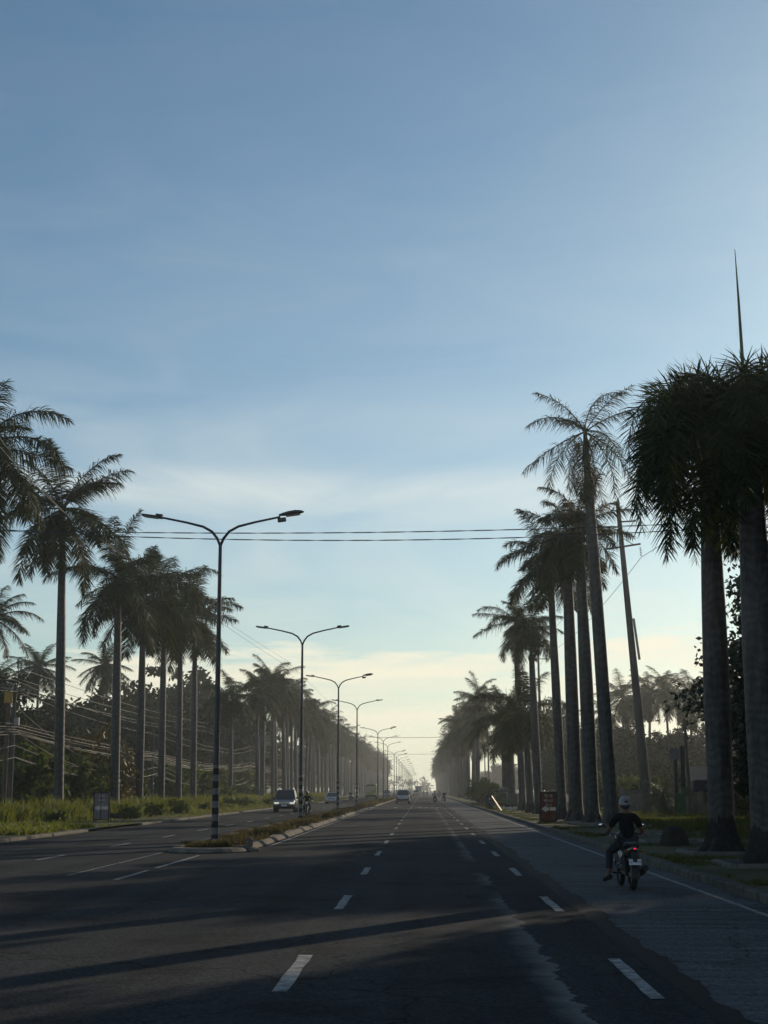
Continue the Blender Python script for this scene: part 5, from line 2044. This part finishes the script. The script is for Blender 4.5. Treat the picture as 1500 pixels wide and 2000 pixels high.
for (x, y, rz, lm_, lr_, sh_) in far_m:
    dup(mo, (x, y, .012), rz, lm_, 'motorcycles on the road')
    if sh_ == 'jeans':
        if r_grey is None:
            M['pale_shirt'] = mat('pale_grey_shirt', (0.2, 0.2, 0.19), .95, .2, 10)
            r_grey = rider(lr_, (x, y, .012), rz, shirt='pale_shirt', helmet='helmet_dark', group='riders on the road')
        else:
            dup(r_grey, (x, y, .012), rz, lr_)
    else:
        dup(ri, (x, y, .012), rz, lr_)

# ------------------------------------------------------------------ parked tricycle, cart, leaning sheet, bags
p = gp(974, 1581, .15)
t = thing('tricycle', 'olive motor tricycle sidecar parked under the palms at the right kerb', 'tricycle', (7.0, 132, .14), R(4))
b = MB()
secs = []
for y_, z0, z1, w_ in ((-.95, .5, 1.45, .52), (-.6, .32, 1.5, .58), (.3, .3, 1.5, .58), (.75, .35, 1.2, .5), (1.05, .45, .85, .35)):
    secs.append(rsec(y_, w_, z0, z1, .1, .05))
b.loft(secs).build('sidecar', M['trike'], t, smooth=True)
MB().box((0, -.05, 1.58), (1.3, 1.8, .07), bev=.03).build('roof', M['black'], t)
MB().box((0, -.962, 1.12), (.8, .03, .5), bev=.02).build('rear_window', M['glass'], t)
o = MB().ring(.2, .06, (.62, -.1, .27), 'x', 20, 8).build('wheel', M['rubber'], t, smooth=True)
MB().lathe([(.14, -.03), (.14, .03)], 14, (.62, -.1, .27), 'x').build('rim', M['steel'], o)
for yy in (-.75, .65):
    o = MB().ring(.22, .05, (-.95, yy, .27), 'x', 20, 8).build('wheel', M['rubber'], t, smooth=True)
    MB().lathe([(.17, -.02), (.17, .02)], 14, (-.95, yy, .27), 'x').build('rim', M['steel'], o)
bb = MB()
bb.tube([(-.95, -.75, .3), (-.95, -.3, .62), (-.95, .3, .72), (-.95, .6, .95)], [.05, .1, .12, .05], 8)
bb.tube([(-1.25, .45, 1.0), (-.65, .45, 1.0)], .018, 6)
bb.build('motorcycle_frame', M['dark_paint'], t, smooth=True)
MB().box((-.95, -.25, .78), (.24, .8, .09), bev=.03).build('seat', M['black'], t)
ts = MB()
ts.tube([(-.95, -.5, .35), (.5, -.5, .35)], .03, 6)
ts.tube([(-.95, .35, .35), (.5, .35, .35)], .03, 6)
ts.build('sidecar_strut', M['steel'], t)

t = thing('vendor_cart', 'grey vendor cart with an ochre panel beside the low palm pair', 'cart', (8.15, 128, .14), R(3))
MB().box((0, 0, .85), (1.2, .9, .9), bev=.02).build('body', M['cart'], t)
MB().box((.3, -.462, .85), (.5, .02, .7), bev=.005).build('side_panel', M['ochre'], t)
MB().box((0, 0, 1.33), (1.35, 1.05, .05), bev=.01).build('counter', M['wood_pole'], t)
for s in (-1, 1):
    o = MB().ring(.24, .04, (s * .55, .1, .28), 'x', 18, 7).build('wheel', M['rubber'], t, smooth=True)
    MB().box((s * .5, -.4, .2), (.06, .06, .4)).build('leg', M['wood_pole'], t)
t = MB()
t.box((0, 0, .72), (.27, .03, 1.44))
for k in range(6): t.box((0, -.018, .12 + .26 * k), (.27, .012, .03))
o = t.build('metal_sheet', M['sheet'])
o.location = (6.35, 118, .13)
nv = Vector((.78, -.33, .54)).normalized()
uv = Vector((-.42, 0, .91))
uv = (uv - nv * uv.dot(nv)).normalized()
xv = (-nv).cross(uv) * -1
o.rotation_euler = Matrix((uv.cross(nv), -nv, uv)).transposed().to_euler()
tag(o, 'bright leaning metal sheet catching the sun at the right kerb', 'metal sheet')
bg = MB()
for k in range(9):
    bg.ball((-.7 + k * .17, rr.uniform(-.15, .15), .1 + rr.uniform(0, .06)), (rr.uniform(.09, .14), .12, rr.uniform(.1, .17)), 8, 6, Euler((rr.random(), rr.random(), rr.random())))
o = bg.build('litter_heap', M['bag'], smooth=True)
o.location = (7.6, 122, .14)
tag(o, 'low heap of white bags on the ground before the cart', 'litter')
t = thing('crate', 'grey-blue plastic crate left of the olive sidecar', 'crate', (6.15, 134, .14), .1)
MB().box((0, 0, .75), (.7, .7, .8), top=(1.05, 1.05), bev=.03).build('crate_body', M['blue_tarp'], t)
MB().box((0, 0, .18), (.6, .6, .36), bev=.02).build('stand', M['wood_pole'], t)

# pedestrian far on the right kerb
# ------------------------------------------------------------------ right yard: fence, house, sign posts, young palm
yf = 96.0
t = thing('yard_fence', 'low dark yard fence behind the stout right palm', 'fence', (at(1345, 1543, yf).x, yf, .12), R(-6))
nb = 15
for k in range(nb):
    MB().box((k * 1.0, 0, .85), (.13, .13, 1.75), bev=.015).build('post', M['paver'] if k % 3 == 0 else M['fence'], t)
fb = MB()
for k in range(nb - 1):
    fb.box((k * 1.0 + .5, .02, .42), (.86, .05, .75))
    for j in range(5): fb.box((k * 1.0 + .14 + j * .18, .02, 1.15), (.05, .03, .7))
fb.build('panel', M['fence'], t)
MB().box(((nb - 1) / 2, 0, 1.58), (nb - 1, .07, .07)).build('rail', M['fence'], t)

yh = 112.0
hx0 = at(1352, 1543, yh).x
t = thing('house', 'low house with a rusty tin roof behind the right fence', 'house', (hx0, yh, .1), R(-4))
MB().box((4.5, 3, 1.15), (8.6, 6, 2.3)).build('wall', M['wall'], t)
rf = MB()
rf.add([(-.4, -.5, 2.35), (9.4, -.5, 2.35), (9.4, 3, 3.55), (-.4, 3, 3.55), (-.4, 6.5, 2.35), (9.4, 6.5, 2.35), (-.4, -.5, 2.28), (9.4, -.5, 2.28), (9.4, 3, 3.47), (-.4, 3, 3.47), (-.4, 6.5, 2.28), (9.4, 6.5, 2.28)],
       [(0, 1, 2, 3), (3, 2, 5, 4), (6, 9, 8, 7), (9, 10, 11, 8), (0, 6, 7, 1), (4, 5, 11, 10), (0, 3, 9, 6), (3, 4, 10, 9), (1, 7, 8, 2), (2, 8, 11, 5)])
rf.build('roof', M['roof'], t)
for k in range(3):
    w_ = MB().box((1.4 + k * 2.6, -.02, 1.25), (1.1, .08, 1.0)).build('window', M['fence'], t)
    MB().box((1.4 + k * 2.6, -.065, 1.25), (.96, .02, .86)).build('pane', M['glass'], w_)
MB().box((7.9, -.03, 1.0), (.85, .07, 2.0)).build('door', M['wood_pole'], t)
t = thing('stall', 'dark blue tarpaulin stall beside the green sign posts', 'stall', (at(1385, 1543, 95).x, 93.6, .12), R(-5))
MB().box((0, 0, 1.95), (2.6, 1.4, .75), top=(.92, .8), bev=.05).build('tarpaulin', M['blue_tarp'], t)
for sx in (-1.15, 1.15):
    for sy in (-.6, .6): MB().tube([(sx, sy, 0), (sx, sy, 1.7)], .04, 6).build('leg', M['wood_pole'], t)
MB().box((0, .2, .8), (2.1, .7, .06), bev=.01).build('table_top', M['wood_pole'], t)
MB().box((0, .2, .45), (1.9, .5, .62), bev=.02).build('cabinet', M['wall'], t)

ys1 = 93.0
pa, pb = at(1321, 1543, ys1), at(1335, 1543, ys1)
t = thing('sign_posts', 'green-based pair of dark sign posts with a small board right of the young palm', 'sign', (pa.x, ys1, .12))
dx = pb.x - pa.x
h1, h2 = at(1321, 1487, ys1).z, at(1335, 1460, ys1).z
MB().box((0, 0, h1 / 2), (.2, .2, h1), bev=.01).build('post', M['blue_tarp'], t)
MB().box((dx, 0, h2 / 2), (.24, .22, h2), bev=.01).build('post', M['blue_tarp'], t)
MB().box((-.06, -.06, h1 + .35), (.6, .06, .72), bev=.01).build('board', M['sign_back'], t)
MB().box((dx * .5 + .02, -.04, .72), (.62, .34, 1.5), bev=.02).build('painted_base', M['green_paint'], t)
MB().box((dx + .12, -.13, 1.6), (.42, .12, .5), bev=.02).build('meter_box', M['green_paint'], t)
p = at(1341, 1543, 95)
t = thing('utility_pole', 'short bare post between the green sign posts and the stout palm', 'utility pole', (p.x + .15, 95, .12), 0, 'utility poles on the right verge')
MB().tube([(.06, 0, -.1), (-.1, 0, at(1334, 1408, 95).z)], [.14, .09], 9).build('pole', M['wood_pole'], t, smooth=True)
MB().box((-.08, -.1, at(1334, 1420, 95).z), (.5, .06, .06)).build('crossarm', M['wood_pole'], t)
p = at(1297, 1543, 97)
t = thing('young_palm', 'young low palm right of the leaning utility pole foot', 'palm tree', (p.x, 97, .12))
MB().tube([(0, 0, 0), (.03, 0, .7), (0, 0, 1.35)], [.16, .13, .1], 8).build('trunk', M['trunk'], t, smooth=True)
c = mobj('crown', CR_COCO[1], t)
c.location.z = 1.3
c.scale = (.36,) * 3
t = thing('yard_fence', 'pale block wall section behind the leaning utility pole', 'wall', (at(1215, 1543, 108).x, 108, .1), R(-3))
MB().box((2.6, 0, .85), (5.6, .18, 1.7)).build('wall_panel', M['fence'], t)
for k in range(4): MB().box((k * 1.8, -.02, .95), (.3, .3, 1.95), bev=.02).build('post', M['paver'], t)

# left: log debris, pale boards behind the palms
t = MB()
for k in range(5):
    a = rr.uniform(-.5, .5)
    c0 = Vector((k * .35 - .8, rr.uniform(-.3, .3), .16 + .05 * (k % 2)))
    t.tube([c0 - Vector((.55, .1 * a, 0)), c0, c0 + Vector((.55, .2 * a, .04))], [.12, .15, .11], 8)
o = t.build('log_pile', M['log'], smooth=True)
p = gp(238, 1599, .1)
o.location = (p.x, p.y, .08)
tag(o, 'dark pile of cut logs beside the palm right of the arrow sign', 'log pile')
p = at(236, 1535, 118)
t = thing('notice_board', 'pale sunlit board between the palms right of the arrow sign', 'sign', (p.x, 118, .1))
MB().box((0, 0, p.z - .1), (.55, .04, .9)).build('board', M['pale_board'], t)
MB().tube([(0, .05, 0), (0, .05, p.z)], .04, 6).build('post', M['wood_pole'], t)
p = at(252, 1542, 122)
t = thing('stall', 'small stall with a pinkish awning behind the left palms', 'stall', (p.x, 122, .1))
MB().box((.1, 0, p.z), (1.1, .9, .06), Euler((R(38), R(8), 0))).build('awning', M['pink_board'], t)
for sx in (-.4, .5): MB().tube([(sx, .2, 0), (sx, .2, p.z + .1)], .03, 6).build('leg', M['wood_pole'], t)
MB().box((.05, .3, .55), (.9, .5, .9), bev=.02).build('counter', M['wall'], t)

# ------------------------------------------------------------------ light, sky, haze, camera
SUN_AZ, SUN_EL = R(32), R(18)
S = Vector((math.sin(SUN_AZ) * math.cos(SUN_EL), math.cos(SUN_AZ) * math.cos(SUN_EL), math.sin(SUN_EL)))
su = bpy.data.lights.new('sun', 'SUN')
su.energy = 3.3
su.angle = R(.5)
su.color = (1, .84, .64)
so = bpy.data.objects.new('sun', su)
COL.objects.link(so)
so.rotation_euler = S.to_track_quat('Z', 'Y').to_euler()
so.location = (60, 90, 60)

w = bpy.data.worlds.new('World')
sc.world = w
w.use_nodes = True
nt = w.node_tree
nt.nodes.clear()
out = nd(nt, 'ShaderNodeOutputWorld')
bg = nd(nt, 'ShaderNodeBackground')
sky = nd(nt, 'ShaderNodeTexSky', sky_type='NISHITA')
sky.sun_disc = False
sky.sun_elevation = SUN_EL
sky.sun_rotation = SUN_AZ
sky.air_density = 1.0
sky.dust_density = .5
sky.ozone_density = 1.6
bg.inputs['Strength'].default_value = .082
# thin cloud: streaky veils and a cream bank low over the horizon
tc = nd(nt, 'ShaderNodeTexCoord')
sp = nd(nt, 'ShaderNodeSeparateXYZ')
nt.links.new(tc.outputs['Generated'], sp.inputs[0])
mp = nd(nt, 'ShaderNodeMapping')
mp.inputs['Scale'].default_value = (2.2, 2.2, 8.5)
mp.inputs['Rotation'].default_value = (0, R(4), 0)
nt.links.new(tc.outputs['Generated'], mp.inputs['Vector'])
n1 = nd(nt, 'ShaderNodeTexNoise')
n1.inputs['Scale'].default_value = 2.2
n1.inputs['Detail'].default_value = 9
n1.inputs['Roughness'].default_value = .55
n1.inputs['Distortion'].default_value = .9
nt.links.new(mp.outputs[0], n1.inputs['Vector'])


def curve(inp, pts):
    r = nd(nt, 'ShaderNodeValToRGB')
    r.color_ramp.interpolation = 'EASE'
    el = r.color_ramp.elements
    el[0].position, el[0].color = pts[0][0], (pts[0][1],) * 3 + (1,)
    el[1].position, el[1].color = pts[-1][0], (pts[-1][1],) * 3 + (1,)
    for p_, v in pts[1:-1]:
        e = el.new(p_)
        e.color = (v, v, v, 1)
    nt.links.new(inp, r.inputs[0])
    return r.outputs[0]


cov = curve(sp.outputs['Z'], [(0, .3), (.075, .34), (.105, .5), (.125, .52), (.18, .42), (.207, .74), (.228, .34), (.30, .15), (.5, .05), (.9, .02)])
msk = nd(nt, 'ShaderNodeMapRange')
msk.inputs['From Min'].default_value = .3
msk.inputs['From Max'].default_value = .75
msk.inputs['To Min'].default_value = .3
nt.links.new(n1.outputs['Fac'], msk.inputs['Value'])
ml0 = nd(nt, 'ShaderNodeMath', operation='MULTIPLY')
nt.links.new(cov, ml0.inputs[0])
nt.links.new(msk.outputs[0], ml0.inputs[1])
# the low bank: a billowy upper edge about six degrees up, streaky inside
mpb = nd(nt, 'ShaderNodeMapping')
mpb.inputs['Scale'].default_value = (5, 5, 34)
nt.links.new(tc.outputs['Generated'], mpb.inputs['Vector'])
n2 = nd(nt, 'ShaderNodeTexNoise')
n2.inputs['Scale'].default_value = 1.6
n2.inputs['Detail'].default_value = 8
n2.inputs['Roughness'].default_value = .6
nt.links.new(mpb.outputs[0], n2.inputs['Vector'])
ed = nd(nt, 'ShaderNodeMath', operation='MULTIPLY_ADD')
ed.inputs[1].default_value = -.05
nt.links.new(n2.outputs['Fac'], ed.inputs[0])
nt.links.new(sp.outputs['Z'], ed.inputs[2])
ex = nd(nt, 'ShaderNodeMath', operation='MULTIPLY_ADD')
ex.inputs[1].default_value = -.035
nt.links.new(sp.outputs['X'], ex.inputs[0])
nt.links.new(ed.outputs[0], ex.inputs[2])
bk = nd(nt, 'ShaderNodeMapRange', interpolation_type='SMOOTHSTEP')
bk.inputs['From Min'].default_value = .064
bk.inputs['From Max'].default_value = .082
bk.inputs['To Min'].default_value = 1
bk.inputs['To Max'].default_value = 0
nt.links.new(ex.outputs[0], bk.inputs['Value'])
st = nd(nt, 'ShaderNodeMapRange')
st.inputs['From Min'].default_value = .36
st.inputs['From Max'].default_value = .6
st.inputs['To Min'].default_value = .5
st.inputs['To Max'].default_value = 1.0
nt.links.new(n2.outputs['Fac'], st.inputs['Value'])
bm_ = nd(nt, 'ShaderNodeMath', operation='MULTIPLY')
nt.links.new(bk.outputs[0], bm_.inputs[0])
nt.links.new(st.outputs[0], bm_.inputs[1])
ml = nd(nt, 'ShaderNodeMath', operation='MAXIMUM')
nt.links.new(ml0.outputs[0], ml.inputs[0])
nt.links.new(bm_.outputs[0], ml.inputs[1])
cl = nd(nt, 'ShaderNodeMix', data_type='RGBA')
nt.links.new(ml.outputs[0], cl.inputs[0])
tint = nd(nt, 'ShaderNodeMix', data_type='RGBA', blend_type='MULTIPLY')
tint.inputs[0].default_value = 1
tint.inputs[7].default_value = (.78, 1.02, 1.09, 1)
nt.links.new(sky.outputs[0], tint.inputs[6])
nt.links.new(tint.outputs[2], cl.inputs[6])
wc = nd(nt, 'ShaderNodeMix', data_type='RGBA')
wf = nd(nt, 'ShaderNodeMapRange')
wf.inputs['From Min'].default_value = .08
wf.inputs['From Max'].default_value = .17
nt.links.new(sp.outputs['Z'], wf.inputs['Value'])
nt.links.new(wf.outputs[0], wc.inputs[0])
wc.inputs[6].default_value = (11.6, 11.1, 8.7, 1)
wc.inputs[7].default_value = (10.6, 10.9, 10.0, 1)
nt.links.new(wc.outputs[2], cl.inputs[7])
nt.links.new(cl.outputs[2], bg.inputs['Color'])
nt.links.new(bg.outputs[0], out.inputs['Surface'])

hz = MB()
hz.box((0, 650, 15), (3400, 2300, 33))
ho = hz.build('haze', M['soil'])
hm = bpy.data.materials.new('haze_air')
hm.use_nodes = True
hm.node_tree.nodes.clear()
ou = nd(hm.node_tree, 'ShaderNodeOutputMaterial')
pv = nd(hm.node_tree, 'ShaderNodeVolumePrincipled')
pv.inputs['Color'].default_value = (.92, .94, .93, 1)
pv.inputs['Density'].default_value = .00038
pv.inputs['Anisotropy'].default_value = .7
hm.node_tree.links.new(pv.outputs[0], ou.inputs['Volume'])
ho.data.materials.clear()
ho.data.materials.append(hm)
tag(ho, 'thin warm morning haze filling the avenue', 'haze', kind='stuff')

cam = bpy.data.cameras.new('camera')
co = bpy.data.objects.new('camera', cam)
COL.objects.link(co)
co.location = EYE
co.rotation_euler = (math.pi / 2 + PITCH, 0, YAW)
cam.sensor_fit = 'VERTICAL'
cam.sensor_height = 36
cam.lens = 36 * F / 2000
cam.clip_start = .1
cam.clip_end = 6000
sc.camera = co

sc.render.engine = 'CYCLES'
sc.view_settings.view_transform = 'Standard'
sc.view_settings.look = 'None'
sc.view_settings.exposure = 0.0
sc.view_settings.gamma = 1
sc.cycles.use_denoising = True
sc.cycles.max_bounces = 8
sc.cycles.transparent_max_bounces = 8
sc.cycles.volume_bounces = 1
sc.cycles.sample_clamp_indirect = 8
